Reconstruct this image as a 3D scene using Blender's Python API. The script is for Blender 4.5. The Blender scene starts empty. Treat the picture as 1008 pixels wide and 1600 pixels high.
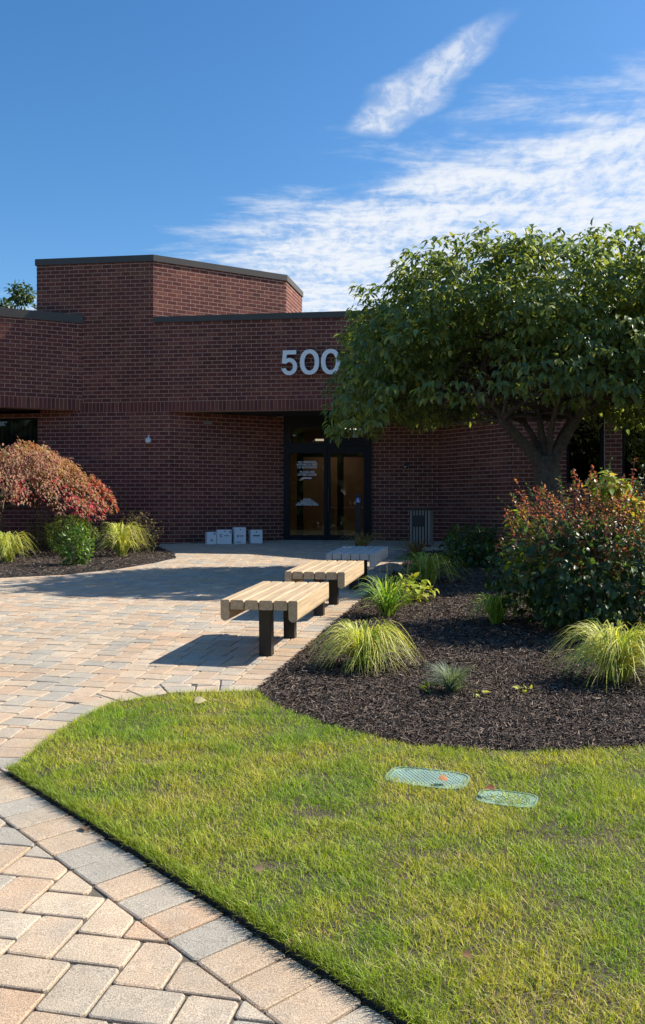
import bpy, bmesh, math, random
import numpy as np
from mathutils import Vector, Matrix
random.seed(7); RNG = np.random.default_rng(11)
R = math.radians
scene = bpy.context.scene
C = scene.collection

# ------------------------------------------------------------------ camera, sky, sun, exposure
CAM_H, FPX, HOR = 1.37, 1350.0, 795.0
cam_d = bpy.data.cameras.new('camera'); cam = bpy.data.objects.new('camera', cam_d); C.objects.link(cam)
cam.location = (0, 0, CAM_H); cam.rotation_euler = (R(90), 0, 0)
cam_d.sensor_fit = 'VERTICAL'; cam_d.sensor_height = 36; cam_d.lens = 36 * FPX / 1600
cam_d.shift_y = -(800 - HOR) / 1600; cam_d.clip_end = 3000
scene.camera = cam

SUN_PHI, SUN_EL = R(15), R(40.5)          # phi: from +X towards +Y
sun_dir = Vector((math.cos(SUN_PHI) * math.cos(SUN_EL), math.sin(SUN_PHI) * math.cos(SUN_EL), math.sin(SUN_EL)))
sl = bpy.data.lights.new('sun', 'SUN'); sl.energy = 5.0; sl.angle = R(0.55); sl.color = (1.0, 0.93, 0.82)
so = bpy.data.objects.new('sun', sl); C.objects.link(so)
so.location = (20, 20, 40); so.rotation_euler = sun_dir.to_track_quat('Z', 'Y').to_euler()

world = bpy.data.worlds.new('World'); scene.world = world; world.use_nodes = True
wn, wl = world.node_tree.nodes, world.node_tree.links
wn.clear()
def wnode(t, **k):
    n = wn.new(t)
    for a, b in k.items(): setattr(n, a, b)
    return n
def wmath(op, a, b=None, c=None, clamp=False):
    n = wnode('ShaderNodeMath', operation=op, use_clamp=clamp)
    for i, v in enumerate((a, b, c)):
        if v is None: continue
        if isinstance(v, (int, float)): n.inputs[i].default_value = v
        else: wl.new(v, n.inputs[i])
    return n.outputs[0]
def wstep(v, a, b):
    n = wnode('ShaderNodeMapRange', interpolation_type='SMOOTHSTEP')
    wl.new(v, n.inputs[0]); n.inputs[1].default_value = a; n.inputs[2].default_value = b
    return n.outputs[0]
sky = wnode('ShaderNodeTexSky', sky_type='NISHITA')
sky.sun_disc = False; sky.sun_elevation = SUN_EL; sky.sun_rotation = math.pi / 2 - SUN_PHI
sky.air_density = 1.0; sky.dust_density = 0.6; sky.ozone_density = 2.5; sky.altitude = 50
tc = wnode('ShaderNodeTexCoord'); sep = wnode('ShaderNodeSeparateXYZ'); wl.new(tc.outputs['Generated'], sep.inputs[0])
zz = wmath('MAXIMUM', sep.outputs[2], 0.02)
px = wmath('DIVIDE', sep.outputs[0], zz); py = wmath('DIVIDE', sep.outputs[1], zz)
comb = wnode('ShaderNodeCombineXYZ'); wl.new(px, comb.inputs[0]); wl.new(py, comb.inputs[1])
def wnoise(scale, detail, rough, rot=0.0, sc=(1, 1, 1), loc=(0, 0, 0), dist=0.0):
    m = wnode('ShaderNodeMapping'); m.inputs['Rotation'].default_value = (0, 0, rot); m.inputs['Scale'].default_value = sc
    m.inputs['Location'].default_value = loc
    wl.new(comb.outputs[0], m.inputs[0])
    n = wnode('ShaderNodeTexNoise'); n.inputs['Scale'].default_value = scale; n.inputs['Detail'].default_value = detail
    n.inputs['Roughness'].default_value = rough; n.inputs['Distortion'].default_value = dist
    wl.new(m.outputs[0], n.inputs['Vector'])
    return n.outputs['Fac']
big = wnoise(1.3, 4, 0.55, R(45), (0.55, 1.6, 1), (3.1, 1.7, 0))
mid = wnoise(3.6, 7, 0.66, R(45), (0.65, 1.35, 1), (0.4, 2.2, 0), 0.3)
rip = wnoise(19.0, 5, 0.62, R(-18), (1.15, 0.62, 1), (0, 0, 0), 0.4)
s = wmath('ADD', wmath('MULTIPLY', px, 0.715), wmath('MULTIPLY', py, 0.70))
s = wmath('ADD', s, wmath('MULTIPLY', wmath('SUBTRACT', big, 0.5), 0.9))
s = wmath('ADD', s, wmath('MULTIPLY', wmath('SUBTRACT', mid, 0.5), 0.9))
band = wstep(s, 1.80, 2.3)
tex = wmath('ADD', wmath('MULTIPLY', mid, 1.15), wmath('MULTIPLY', rip, 0.95))
dens = wstep(tex, 0.72, 1.25)
band = wmath('MULTIPLY', band, wmath('ADD', wmath('MULTIPLY', dens, 0.72), 0.24))
# the single streak above
ax, ay, bx2, by2 = 0.115, 2.31, 0.37, 1.73
L = math.hypot(bx2 - ax, by2 - ay); ux, uy = (bx2 - ax) / L, (by2 - ay) / L
al = wmath('ADD', wmath('MULTIPLY', wmath('SUBTRACT', px, ax), ux), wmath('MULTIPLY', wmath('SUBTRACT', py, ay), uy))
ac = wmath('ADD', wmath('MULTIPLY', wmath('SUBTRACT', px, ax), -uy), wmath('MULTIPLY', wmath('SUBTRACT', py, ay), ux))
ac = wmath('ADD', ac, wmath('MULTIPLY', wmath('SUBTRACT', mid, 0.5), 0.12))
wid = wmath('MULTIPLY', wmath('SUBTRACT', 1.0, wmath('MULTIPLY', wmath('ABSOLUTE', wmath('SUBTRACT', al, 0.22)), 1.6)), 0.105)
st = wmath('SUBTRACT', 1.0, wmath('DIVIDE', wmath('ABSOLUTE', ac), wmath('MAXIMUM', wid, 0.012)))
st = wmath('MULTIPLY', wstep(st, -0.15, 0.7), wmath('MULTIPLY', wstep(al, -0.03, 0.06), wstep(al, 0.66, 0.45)))
st = wmath('MULTIPLY', st, wmath('ADD', wmath('MULTIPLY', wstep(rip, 0.36, 0.66), 0.42), 0.30))
cloud = wmath('MAXIMUM', band, st, clamp=True)
cloud = wmath('MULTIPLY', cloud, wstep(sep.outputs[2], 0.0, 0.08))
hs = wnode('ShaderNodeHueSaturation'); hs.inputs['Saturation'].default_value = 1.30; hs.inputs['Value'].default_value = 1.0
wl.new(sky.outputs[0], hs.inputs['Color'])
mixc = wnode('ShaderNodeMix', data_type='RGBA')
wl.new(cloud, mixc.inputs[0]); wl.new(hs.outputs[0], mixc.inputs[6]); mixc.inputs[7].default_value = (5.1, 5.3, 5.6, 1)
bg = wnode('ShaderNodeBackground'); bg.inputs['Strength'].default_value = 0.115
wl.new(mixc.outputs[2], bg.inputs[0])
wo = wnode('ShaderNodeOutputWorld'); wl.new(bg.outputs[0], wo.inputs[0])

scene.render.engine = 'CYCLES'
scene.view_settings.view_transform = 'Standard'; scene.view_settings.look = 'None'
scene.view_settings.exposure = 0.62; scene.view_settings.gamma = 1.0
scene.view_settings.use_curve_mapping = False
scene.cycles.max_bounces = 8; scene.cycles.transparent_max_bounces = 16

# ------------------------------------------------------------------ helpers
SLOPE = 0.0372
def gz(y): return SLOPE * max(-8.0, min(18.6, y))
def gpt(u, v):                        # photo pixel -> point on the sloping ground
    t = CAM_H * FPX / (v - HOR + SLOPE * FPX)
    return Vector(((u - 504) / FPX * t, t, SLOPE * t))
def zpix(v, d): return CAM_H + (HOR - v) / FPX * d
TILT = math.atan(SLOPE)

def link(o, parent=None):
    C.objects.link(o)
    if parent is not None: o.parent = parent
    return o
def tag(o, label=None, cat=None, group=None, kind=None):
    if label: o['label'] = label
    if cat: o['category'] = cat
    if group: o['group'] = group
    if kind: o['kind'] = kind
    return o
def empty(name, loc, rz=0.0, ry=0.0, rx=0.0):
    o = bpy.data.objects.new(name, None); o.empty_display_size = 0.1
    o.location = loc; o.rotation_euler = (rx, ry, rz); C.objects.link(o); return o
def np_mesh(name, V, faces, cols=None, smooth=False):
    """V (n,3); faces: list of index lists or an (m,k) array; cols: per-face colours"""
    me = bpy.data.meshes.new(name)
    V = np.asarray(V, dtype=np.float32)
    if isinstance(faces, np.ndarray):
        m, k = faces.shape
        me.vertices.add(len(V)); me.vertices.foreach_set('co', V.ravel())
        me.loops.add(m * k); me.loops.foreach_set('vertex_index', faces.astype(np.int32).ravel())
        me.polygons.add(m); me.polygons.foreach_set('loop_start', np.arange(0, m * k, k, dtype=np.int32))
        me.polygons.foreach_set('loop_total', np.full(m, k, dtype=np.int32))
    else:
        me.from_pydata([tuple(v) for v in V], [], [list(f) for f in faces])
    if cols is not None:
        a = me.attributes.new('col', 'FLOAT_COLOR', 'FACE')
        c = np.ones((len(me.polygons), 4), dtype=np.float32); c[:, :3] = np.asarray(cols)[:, :3]
        a.data.foreach_set('color', c.ravel())
    if smooth: me.polygons.foreach_set('use_smooth', np.ones(len(me.polygons), dtype=bool))
    me.update(calc_edges=True); me.validate()
    return me
def mobj(name, me, mat, parent=None):
    me.materials.clear(); me.materials.append(mat)
    return link(bpy.data.objects.new(name, me), parent)
class MB:
    """collects simple shapes into one mesh"""
    def __init__(s): s.V = []; s.F = []; s.K = []
    def add(s, vs, fs, col=None):
        o = len(s.V); s.V += [tuple(v) for v in vs]; s.F += [[i + o for i in f] for f in fs]
        s.K += [col or (1, 1, 1)] * len(fs)
    def box(s, a, b, col=None):
        x0, y0, z0 = a; x1, y1, z1 = b
        s.add([(x0,y0,z0),(x1,y0,z0),(x1,y1,z0),(x0,y1,z0),(x0,y0,z1),(x1,y0,z1),(x1,y1,z1),(x0,y1,z1)],
              [(0,3,2,1),(4,5,6,7),(0,1,5,4),(1,2,6,5),(2,3,7,6),(3,0,4,7)], col)
    def prism(s, poly, z0, z1, col=None):           # poly CCW in xy; z0/z1 numbers or functions of y
        n = len(poly); f0 = z0 if callable(z0) else (lambda x, y: z0); f1 = z1 if callable(z1) else (lambda x, y: z1)
        s.add([(x, y, f0(x, y)) for x, y in poly] + [(x, y, f1(x, y)) for x, y in poly],
              [tuple(range(n))[::-1], tuple(range(n, 2 * n))] + [(i, (i+1) % n, n + (i+1) % n, n + i) for i in range(n)], col)
    def cyl(s, c, r0, r1, z0, z1, n=20, col=None):
        s.prism2([(c[0] + r0 * math.cos(2*math.pi*i/n), c[1] + r0 * math.sin(2*math.pi*i/n), z0) for i in range(n)],
                 [(c[0] + r1 * math.cos(2*math.pi*i/n), c[1] + r1 * math.sin(2*math.pi*i/n), z1) for i in range(n)], col)
    def prism2(s, A, B, col=None):
        n = len(A); s.add(A + B, [tuple(range(n))[::-1], tuple(range(n, 2*n))] + [(i, (i+1) % n, n+(i+1) % n, n+i) for i in range(n)], col)
    def tube(s, pts, rad, n=7, col=None):
        P = [Vector(p) for p in pts]; rings = []
        for i, p in enumerate(P):
            d = (P[min(i+1, len(P)-1)] - P[max(i-1, 0)]).normalized()
            a = d.orthogonal().normalized() if i == 0 else (a - d * a.dot(d)).normalized()
            b = d.cross(a); r = rad[i] if hasattr(rad, '__len__') else rad
            rings.append([p + (a * math.cos(2*math.pi*k/n) + b * math.sin(2*math.pi*k/n)) * r for k in range(n)])
        vs = [v for rg in rings for v in rg]; m = len(P); fs = []
        for i in range(m - 1):
            for k in range(n):
                fs.append((i*n+k, i*n+(k+1) % n, (i+1)*n+(k+1) % n, (i+1)*n+k))
        fs += [tuple(range(n))[::-1], tuple(range((m-1)*n, m*n))]
        s.add(vs, fs, col)
    def build(s, name, mat, parent=None, smooth=False, bevel=0.0, seg=2):
        me = np_mesh(name, s.V, s.F, s.K, smooth)
        o = mobj(name, me, mat, parent)
        if bevel:
            bm = bmesh.new(); bm.from_mesh(me)
            bmesh.ops.bevel(bm, geom=bm.edges[:], offset=bevel, segments=seg, affect='EDGES', clamp_overlap=True)
            bm.to_mesh(me); bm.free(); me.update()
        return o

# ------------------------------------------------------------------ materials
def mat(name, col=(0.5,0.5,0.5), rough=0.7, attr=False, var=0.0, vscale=20.0, bump=0.0, bscale=60.0, metal=0.0,
        spec=0.5, grain=None, spk=0.0, spkscale=300.0, trans=0.0, coat=0.0, dirt=0.0, dscale=1.5, blend=None):
    m = bpy.data.materials.new(name); m.use_nodes = True
    nt = m.node_tree; n, l = nt.nodes, nt.links
    p = n['Principled BSDF']; p.inputs['Roughness'].default_value = rough; p.inputs['Metallic'].default_value = metal
    p.inputs['Specular IOR Level'].default_value = spec
    geo = n.new('ShaderNodeNewGeometry'); pos = geo.outputs['Position']
    if grain:
        tcn = n.new('ShaderNodeTexCoord'); mp = n.new('ShaderNodeMapping'); mp.inputs['Scale'].default_value = grain
        l.new(tcn.outputs['Object'], mp.inputs[0]); pos = mp.outputs[0]
    def mixn(a, b, f, mode='MIX'):
        x = n.new('ShaderNodeMix'); x.data_type = 'RGBA'; x.blend_type = mode
        for i, v in ((0, f), (6, a), (7, b)):
            if hasattr(v, 'is_linked') or hasattr(v, 'links'): l.new(v, x.inputs[i])
            else: x.inputs[i].default_value = v
        return x.outputs[2]
    if attr:
        at = n.new('ShaderNodeAttribute'); at.attribute_name = 'col'; c = at.outputs['Color']
        if tuple(col) != (1, 1, 1): c = mixn(c, (*col, 1), 1.0, 'MULTIPLY')
    else:
        rgb = n.new('ShaderNodeRGB'); rgb.outputs[0].default_value = (*col, 1); c = rgb.outputs[0]
    def noise(sc, det=4, ro=0.6):
        x = n.new('ShaderNodeTexNoise'); x.inputs['Scale'].default_value = sc; x.inputs['Detail'].default_value = det
        x.inputs['Roughness'].default_value = ro; l.new(pos, x.inputs['Vector']); return x.outputs['Fac']
    def rng(f, a, b, lo, hi):
        x = n.new('ShaderNodeMapRange'); l.new(f, x.inputs[0])
        for i, v in enumerate((a, b, lo, hi)): x.inputs[i+1].default_value = v
        return x.outputs[0]
    def scale_col(c, f):
        x = n.new('ShaderNodeVectorMath'); x.operation = 'SCALE'; l.new(c, x.inputs[0]); l.new(f, x.inputs['Scale']); return x.outputs[0]
    if blend: c = mixn(c, (*blend[0], 1), rng(noise(blend[1], 3, 0.5), 0.42, 0.72, 0.0, blend[2]))
    if var: c = scale_col(c, rng(noise(vscale), 0.25, 0.75, 1 - var, 1 + var))
    if spk: c = scale_col(c, rng(noise(spkscale, 2, 0.7), 0.3, 0.7, 1 - spk, 1 + spk))
    if dirt: c = scale_col(c, rng(noise(dscale, 5, 0.65), 0.3, 0.7, 1 - dirt, 1 + dirt * 0.5))
    l.new(c, p.inputs['Base Color'])
    if bump:
        b = n.new('ShaderNodeBump'); b.inputs['Strength'].default_value = bump; b.inputs['Distance'].default_value = 0.004
        l.new(noise(bscale, 4, 0.65), b.inputs['Height']); l.new(b.outputs[0], p.inputs['Normal'])
    if trans:
        t = n.new('ShaderNodeBsdfTranslucent'); x = n.new('ShaderNodeMixShader'); x.inputs[0].default_value = trans
        g = n.new('ShaderNodeVectorMath'); g.operation = 'MULTIPLY'; l.new(c, g.inputs[0]); g.inputs[1].default_value = (1.5, 1.45, 0.7)
        l.new(g.outputs[0], t.inputs[0]); l.new(p.outputs[0], x.inputs[1]); l.new(t.outputs[0], x.inputs[2])
        l.new(x.outputs[0], n['Material Output'].inputs[0])
    return m
M = {}
M['brick'] = mat('brick_face', (1,1,1), 0.85, attr=True, var=0.16, vscale=9, bump=0.35, bscale=120, dirt=0.28, dscale=0.9, spec=0.25)
M['mortar'] = mat('mortar', (0.54,0.36,0.285), 0.95, var=0.12, vscale=8, bump=0.3, dirt=0.15, spec=0.15)
M['coping'] = mat('bronze_coping', (0.075,0.062,0.052), 0.5, var=0.12, vscale=3, spec=0.4)
M['soffit'] = mat('soffit_paint', (0.03,0.026,0.026), 0.9, var=0.05)
M['paver'] = mat('paver_concrete', (1,1,1), 0.9, attr=True, var=0.10, vscale=14, spk=0.5, spkscale=230, bump=0.5, bscale=300, dirt=0.14, dscale=2.3, spec=0.25, blend=((0.40,0.36,0.295), 6.0, 0.6))
M['joint'] = mat('joint_sand', (0.12,0.10,0.075), 0.95, var=0.3, vscale=40, bump=0.4)
M['ground'] = mat('ground_turf', (0.07,0.085,0.03), 0.95, var=0.3, vscale=3, bump=0.5)
M['soil'] = mat('soil', (0.07,0.05,0.035), 0.95, var=0.3, vscale=30, bump=0.8, bscale=80)
M['mulch'] = mat('mulch_base', (0.022,0.018,0.016), 0.95, var=0.4, vscale=40, bump=1.0, bscale=90)
M['chips'] = mat('mulch_chips', (1,1,1), 0.75, attr=True, spec=0.3)
M['grass'] = mat('grass_blade', (1,1,1), 0.5, attr=True, trans=0.35, spec=0.35)
M['leaf'] = mat('leaf', (1,1,1), 0.38, attr=True, trans=0.48, spec=0.6)
M['leaf_soft'] = mat('leaf_soft', (1,1,1), 0.55, attr=True, trans=0.35, spec=0.3)
M['bark'] = mat('bark', (0.10,0.078,0.058), 0.9, var=0.5, vscale=22, bump=1.0, bscale=60, dirt=0.3, dscale=5)
M['twig'] = mat('twig', (0.13,0.10,0.075), 0.85, var=0.3, vscale=20)
M['wood'] = mat('bench_wood', (0.54,0.395,0.24), 0.6, var=0.32, vscale=1.0, grain=(2.5, 55, 55), bump=0.15, bscale=1.0, dirt=0.0, spec=0.3)
M['greywood'] = mat('weathered_wood', (0.54,0.50,0.455), 0.8, var=0.25, vscale=1.0, grain=(2.5, 55, 55), bump=0.25, bscale=1.0, spec=0.2)
M['black'] = mat('black_steel', (0.012,0.012,0.013), 0.42, var=0.1, spec=0.5)
M['frame'] = mat('dark_bronze_frame', (0.010,0.010,0.014), 0.55, spec=0.25)
M['alu'] = mat('brushed_aluminium', (0.42,0.42,0.43), 0.4, metal=0.6)
M['numeral'] = mat('numeral_face', (0.88,0.87,0.85), 0.5, var=0.04)
M['numside'] = mat('numeral_return', (0.05,0.05,0.055), 0.5)
M['white'] = mat('white_carton', (0.78,0.80,0.82), 0.6, var=0.03)
M['ink'] = mat('dark_ink', (0.06,0.07,0.09), 0.7)
M['inkgrey'] = mat('grey_ink', (0.35,0.38,0.42), 0.7)
M['blue'] = mat('sign_blue', (0.03,0.12,0.42), 0.5)
M['vinyl'] = mat('white_vinyl', (0.8,0.8,0.8), 0.6)
M['lid'] = mat('valve_lid_green', (0.25,0.38,0.30), 0.55, var=0.15, vscale=8, bump=0.2, dirt=0.25, dscale=9)
M['binslat'] = mat('bin_slat_grey', (0.25,0.215,0.185), 0.6, var=0.1)
M['rock'] = mat('rock', (0.24,0.21,0.18), 0.9, var=0.3, vscale=12, bump=0.8, bscale=30)
M['tan'] = mat('lobby_wall', (0.45,0.30,0.19), 0.8)
M['lobfloor'] = mat('lobby_floor', (0.20,0.17,0.14), 0.5)
M['blind'] = mat('blind_slat', (0.5,0.5,0.45), 0.7)
M['bellgrey'] = mat('bell_grey', (0.72,0.70,0.68), 0.4)
M['deadleaf'] = mat('dead_leaf', (1,1,1), 0.7, attr=True, trans=0.2)
def emit(name, col, st):
    m = bpy.data.materials.new(name); m.use_nodes = True; n = m.node_tree.nodes; n.clear()
    e = n.new('ShaderNodeEmission'); e.inputs[0].default_value = (*col, 1); e.inputs[1].default_value = st
    o = n.new('ShaderNodeOutputMaterial'); m.node_tree.links.new(e.outputs[0], o.inputs[0]); return m
M['lamp'] = emit('lamp_diffuser', (1.0, 0.80, 0.52), 4.5)
M['lampfill'] = emit('fill_light_rear', (1.0, 0.80, 0.55), 0.55)  # glow of the added fill panels that brighten the lobby
def glass(name, tint, refl=1.0):
    m = bpy.data.materials.new(name); m.use_nodes = True; n, l = m.node_tree.nodes, m.node_tree.links; n.clear()
    t = n.new('ShaderNodeBsdfTransparent'); t.inputs[0].default_value = (*tint, 1)
    g = n.new('ShaderNodeBsdfGlossy'); g.inputs['Roughness'].default_value = 0.01; g.inputs[0].default_value = (refl, refl, refl, 1)
    f = n.new('ShaderNodeFresnel'); f.inputs[0].default_value = 1.45
    x = n.new('ShaderNodeMixShader'); o = n.new('ShaderNodeOutputMaterial')
    l.new(f.outputs[0], x.inputs[0]); l.new(t.outputs[0], x.inputs[1]); l.new(g.outputs[0], x.inputs[2]); l.new(x.outputs[0], o.inputs[0])
    return m
M['glass'] = glass('door_glass', (0.80, 0.80, 0.82))
M['winglass'] = glass('window_glass', (0.45, 0.47, 0.50))

# ------------------------------------------------------------------ ground outlines (metres, camera at 0,0)
AX = R(78.2); aX = Vector((math.cos(AX), math.sin(AX))); aY = Vector((math.sin(AX), -math.cos(AX)))   # bench axis / its right
DIAG = R(-47.9)
LAWN_CORNER = (-1.455, 3.985)
def diag_at(y): return LAWN_CORNER[0] + (y - LAWN_CORNER[1]) / math.tan(DIAG)
lawn_side = [LAWN_CORNER, (-1.405, 4.68), (-1.27, 5.18), (-0.95, 5.43), (-0.44, 5.47)]
mulch_front = [(-0.425, 5.47), (-0.24, 5.064), (0.0, 4.74), (0.189, 4.564), (0.44, 4.37), (0.746, 4.269), (1.184, 4.25), (1.616, 4.329), (3.0, 4.9), (6.0, 6.0), (9.0, 6.5)]
lawn_poly = [(diag_at(-1.0), -1.0)] + [(9.0, -1.0)] + mulch_front[::-1] + lawn_side[::-1][1:]
BED_END = (1.69, 15.7)
def bed_line(y): return -0.425 + (y - 5.47) / math.tan(AX)
bed_poly = mulch_front + [(9.0, 16.0), (4.9, 16.45), (3.75, 16.55), (2.7, 16.2), (bed_line(15.7), 15.7)]
left_bed = [(-12, 9.4), (-4.365, 11.69), (-3.61, 12.07), (-3.06, 12.74), (-2.68, 13.68), (-2.47, 14.54), (-2.62, 15.3), (-3.25, 16.9), (-3.3, 17.62), (-12, 18.9)]
left_bed = [p for p in left_bed]

def ground_fn(off): return lambda x, y: gz(y) + off
# ground, pavement bed
mb = MB()
for x0, x1, y0, y1 in ((-400, 400, -400, -8), (-400, 400, -8, 18.6), (-400, 400, 18.6, 600)):
    mb.add([(x0, y0, gz(y0) - 0.07), (x1, y0, gz(y0) - 0.07), (x1, y1, gz(y1) - 0.07), (x0, y1, gz(y1) - 0.07)], [(0, 1, 2, 3)])
tag(mb.build('ground', M['ground']), kind='structure')
pave = MB()
pave.prism([(-12, -1), (9, -1), (9, 17.3), (4, 18.58), (-4.2, 18.58), (-12, 18.58)], ground_fn(-0.06), ground_fn(-0.009))
pave = tag(pave.build('pavement', M['joint']), kind='structure')

# ------------------------------------------------------------------ pavers
def clip(poly, a, b, keep_left=True):
    """keep the part of convex poly on the left of a->b"""
    out = []; n = len(poly); ex, ey = b[0]-a[0], b[1]-a[1]
    sg = 1 if keep_left else -1
    d = [sg * (ex * (p[1]-a[1]) - ey * (p[0]-a[0])) for p in poly]
    for i in range(n):
        p, q, dp, dq = poly[i], poly[(i+1) % n], d[i], d[(i+1) % n]
        if dp >= 0: out.append(p)
        if dp * dq < 0:
            t = dp / (dp - dq); out.append((p[0] + (q[0]-p[0]) * t, p[1] + (q[1]-p[1]) * t))
    return out
def area(p): return 0.5 * abs(sum(p[i][0]*p[(i+1) % len(p)][1] - p[(i+1) % len(p)][0]*p[i][1] for i in range(len(p)))) if len(p) > 2 else 0
def subtract(pieces, ob):        # ob convex CCW
    xs = [p[0] for p in ob]; ys = [p[1] for p in ob]; bb = (min(xs), max(xs), min(ys), max(ys)); res = []
    for P in pieces:
        if max(p[0] for p in P) < bb[0] or min(p[0] for p in P) > bb[1] or max(p[1] for p in P) < bb[2] or min(p[1] for p in P) > bb[3]:
            res.append(P); continue
        rest = P; out = []
        for i in range(len(ob)):
            a, b = ob[i], ob[(i+1) % len(ob)]
            o = clip(rest, a, b, False)
            if area(o) > 1e-6: out.append(o)
            rest = clip(rest, a, b, True)
            if area(rest) < 1e-6: break
        res += [P] if area(rest) < 1e-6 else out
    return res
def ccw(p):
    s = sum(p[i][0]*p[(i+1) % len(p)][1] - p[(i+1) % len(p)][0]*p[i][1] for i in range(len(p)))
    return p if s > 0 else p[::-1]
BW = 0.222                                     # border width
dn = (math.sin(DIAG), -math.cos(DIAG))         # normal away from the lawn
d_dir = (math.cos(DIAG), math.sin(DIAG))
border_quads = []
# diagonal border, from beyond the lawn corner towards the camera
Ltot = (LAWN_CORNER[1] - (-1.0)) / -math.sin(DIAG)
t = -0.12
while t < Ltot:
    a = (LAWN_CORNER[0] + d_dir[0]*t, LAWN_CORNER[1] + d_dir[1]*t); b = (a[0] + d_dir[0]*0.1535, a[1] + d_dir[1]*0.1535)
    border_quads.append(ccw([a, b, (b[0]+dn[0]*BW, b[1]+dn[1]*BW), (a[0]+dn[0]*BW, a[1]+dn[1]*BW)])); t += 0.1535
band_diag = ccw([(LAWN_CORNER[0]-d_dir[0]*0.12, LAWN_CORNER[1]-d_dir[1]*0.12), (LAWN_CORNER[0]+d_dir[0]*Ltot, LAWN_CORNER[1]+d_dir[1]*Ltot),
                 (LAWN_CORNER[0]+d_dir[0]*Ltot+dn[0]*BW, LAWN_CORNER[1]+d_dir[1]*Ltot+dn[1]*BW), (LAWN_CORNER[0]-d_dir[0]*0.12+dn[0]*BW, LAWN_CORNER[1]-d_dir[1]*0.12+dn[1]*BW)])
def resample(pts, step):
    P = [Vector(p) for p in pts]; out = [P[0]]; acc = 0
    for a, b in zip(P, P[1:]):
        L = (b-a).length; t = step - acc
        while t <= L: out.append(a + (b-a) * (t/L)); t += step
        acc = L - (t - step)
    return out
def curve_border(pts, step=0.1535):
    S = resample(pts, step); N = []
    for i in range(len(S)):
        d = (S[min(i+1, len(S)-1)] - S[max(i-1, 0)]).normalized(); N.append(Vector((-d.y, d.x)))
    return [ccw([tuple(S[i]), tuple(S[i+1]), tuple(S[i+1]+N[i+1]*BW), tuple(S[i]+N[i]*BW)]) for i in range(len(S)-1)]
side_q = curve_border([(-1.452, 4.06)] + lawn_side[1:])
bed_q = curve_border([(bed_line(5.52), 5.52), (bed_line(15.7), 15.7)])
bands = [band_diag] + side_q + [ccw([(bed_line(5.52), 5.52), (bed_line(15.7), 15.7), tuple(Vector((bed_line(15.7), 15.7)) - aY * BW), tuple(Vector((bed_line(5.52), 5.52)) - aY * BW)])]
side_q2 = []
for q in side_q:
    side_q2 += [p for p in subtract([q], band_diag) if area(p) > 0.004]
border_quads += side_q2 + bed_q
lawn_conv = ccw([(diag_at(-1.0), -1.0), LAWN_CORNER, (-1.405, 4.68), (-1.27, 5.18), (-0.95, 5.43), (-0.42, 5.49), (9.5, 5.49), (9.5, -1.0)])
bed_conv = ccw([(bed_line(5.2), 5.2), (bed_line(15.7), 15.7), (9.5, 15.7), (9.5, 5.2)])
bed_back = ccw([(bed_line(15.7), 15.7), (2.7, 16.2), (3.75, 16.55), (9.5, 16.3), (9.5, 15.7)])
obst = [lawn_conv, bed_conv, bed_back, ccw(left_bed)] + bands
PW, PL = 0.147, 0.222
org = Vector((-0.776, 2.457)); e2 = aX; e1 = aY            # e1 along -11.8 deg (right), e2 along 78.2 deg
polys = []
NN = 90
for i in range(-NN*2, NN*2):
    for j in range(-60, 60):
        bxv, byv = i*PW + j*PL, i*PW - j*PL
        c = org + e1*bxv + e2*byv
        if not (-8.5 < c.x < 5.2 and -0.9 < c.y < 18.9): continue
        for (x0, y0, w, h) in ((0, 0, PL, PW), (PL, PW-PL, PW, PL)):
            polys.append([tuple(org + e1*(bxv+x) + e2*(byv+y)) for x, y in ((x0, y0), (x0+w, y0), (x0+w, y0+h), (x0, y0+h))])
# keep to in front of the building
front_line = [((-9, 18.4), (-3.13, 17.64)), ]
def wall_limit(x):
    if x < -3.13: return 17.8 - 0.1317*(x+4) - 0.02
    if x < -0.83: return 17.67 + (x+3.13)*0.5087
    if x < 2.54: return 18.745 - 0.1317*x - 0.02
    if x < 3.68: return 18.39 - (x-2.54)*1.42
    return 16.75
pav = []
for P in polys:
    P = ccw(P); cx = sum(p[0] for p in P)/4; cy = sum(p[1] for p in P)/4
    if cy > wall_limit(cx) - 0.03: continue
    full = True; pieces = [P]
    for ob in obst:
        pieces = subtract(pieces, ob)
        if not pieces: break
    for q in pieces:
        if area(q) > 0.0022: pav.append((q, len(pieces) == 1 and abs(area(q) - PW*PL) < 1e-6))
TINTS = [((0.52,0.39,0.265), 6), ((0.55,0.43,0.30), 5), ((0.50,0.36,0.24), 3), ((0.49,0.405,0.30), 3), ((0.43,0.375,0.295), 2), ((0.39,0.35,0.285), 2), ((0.55,0.385,0.25), 2)]
TPOOL = [t for t, k in TINTS for _ in range(k)]
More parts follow.
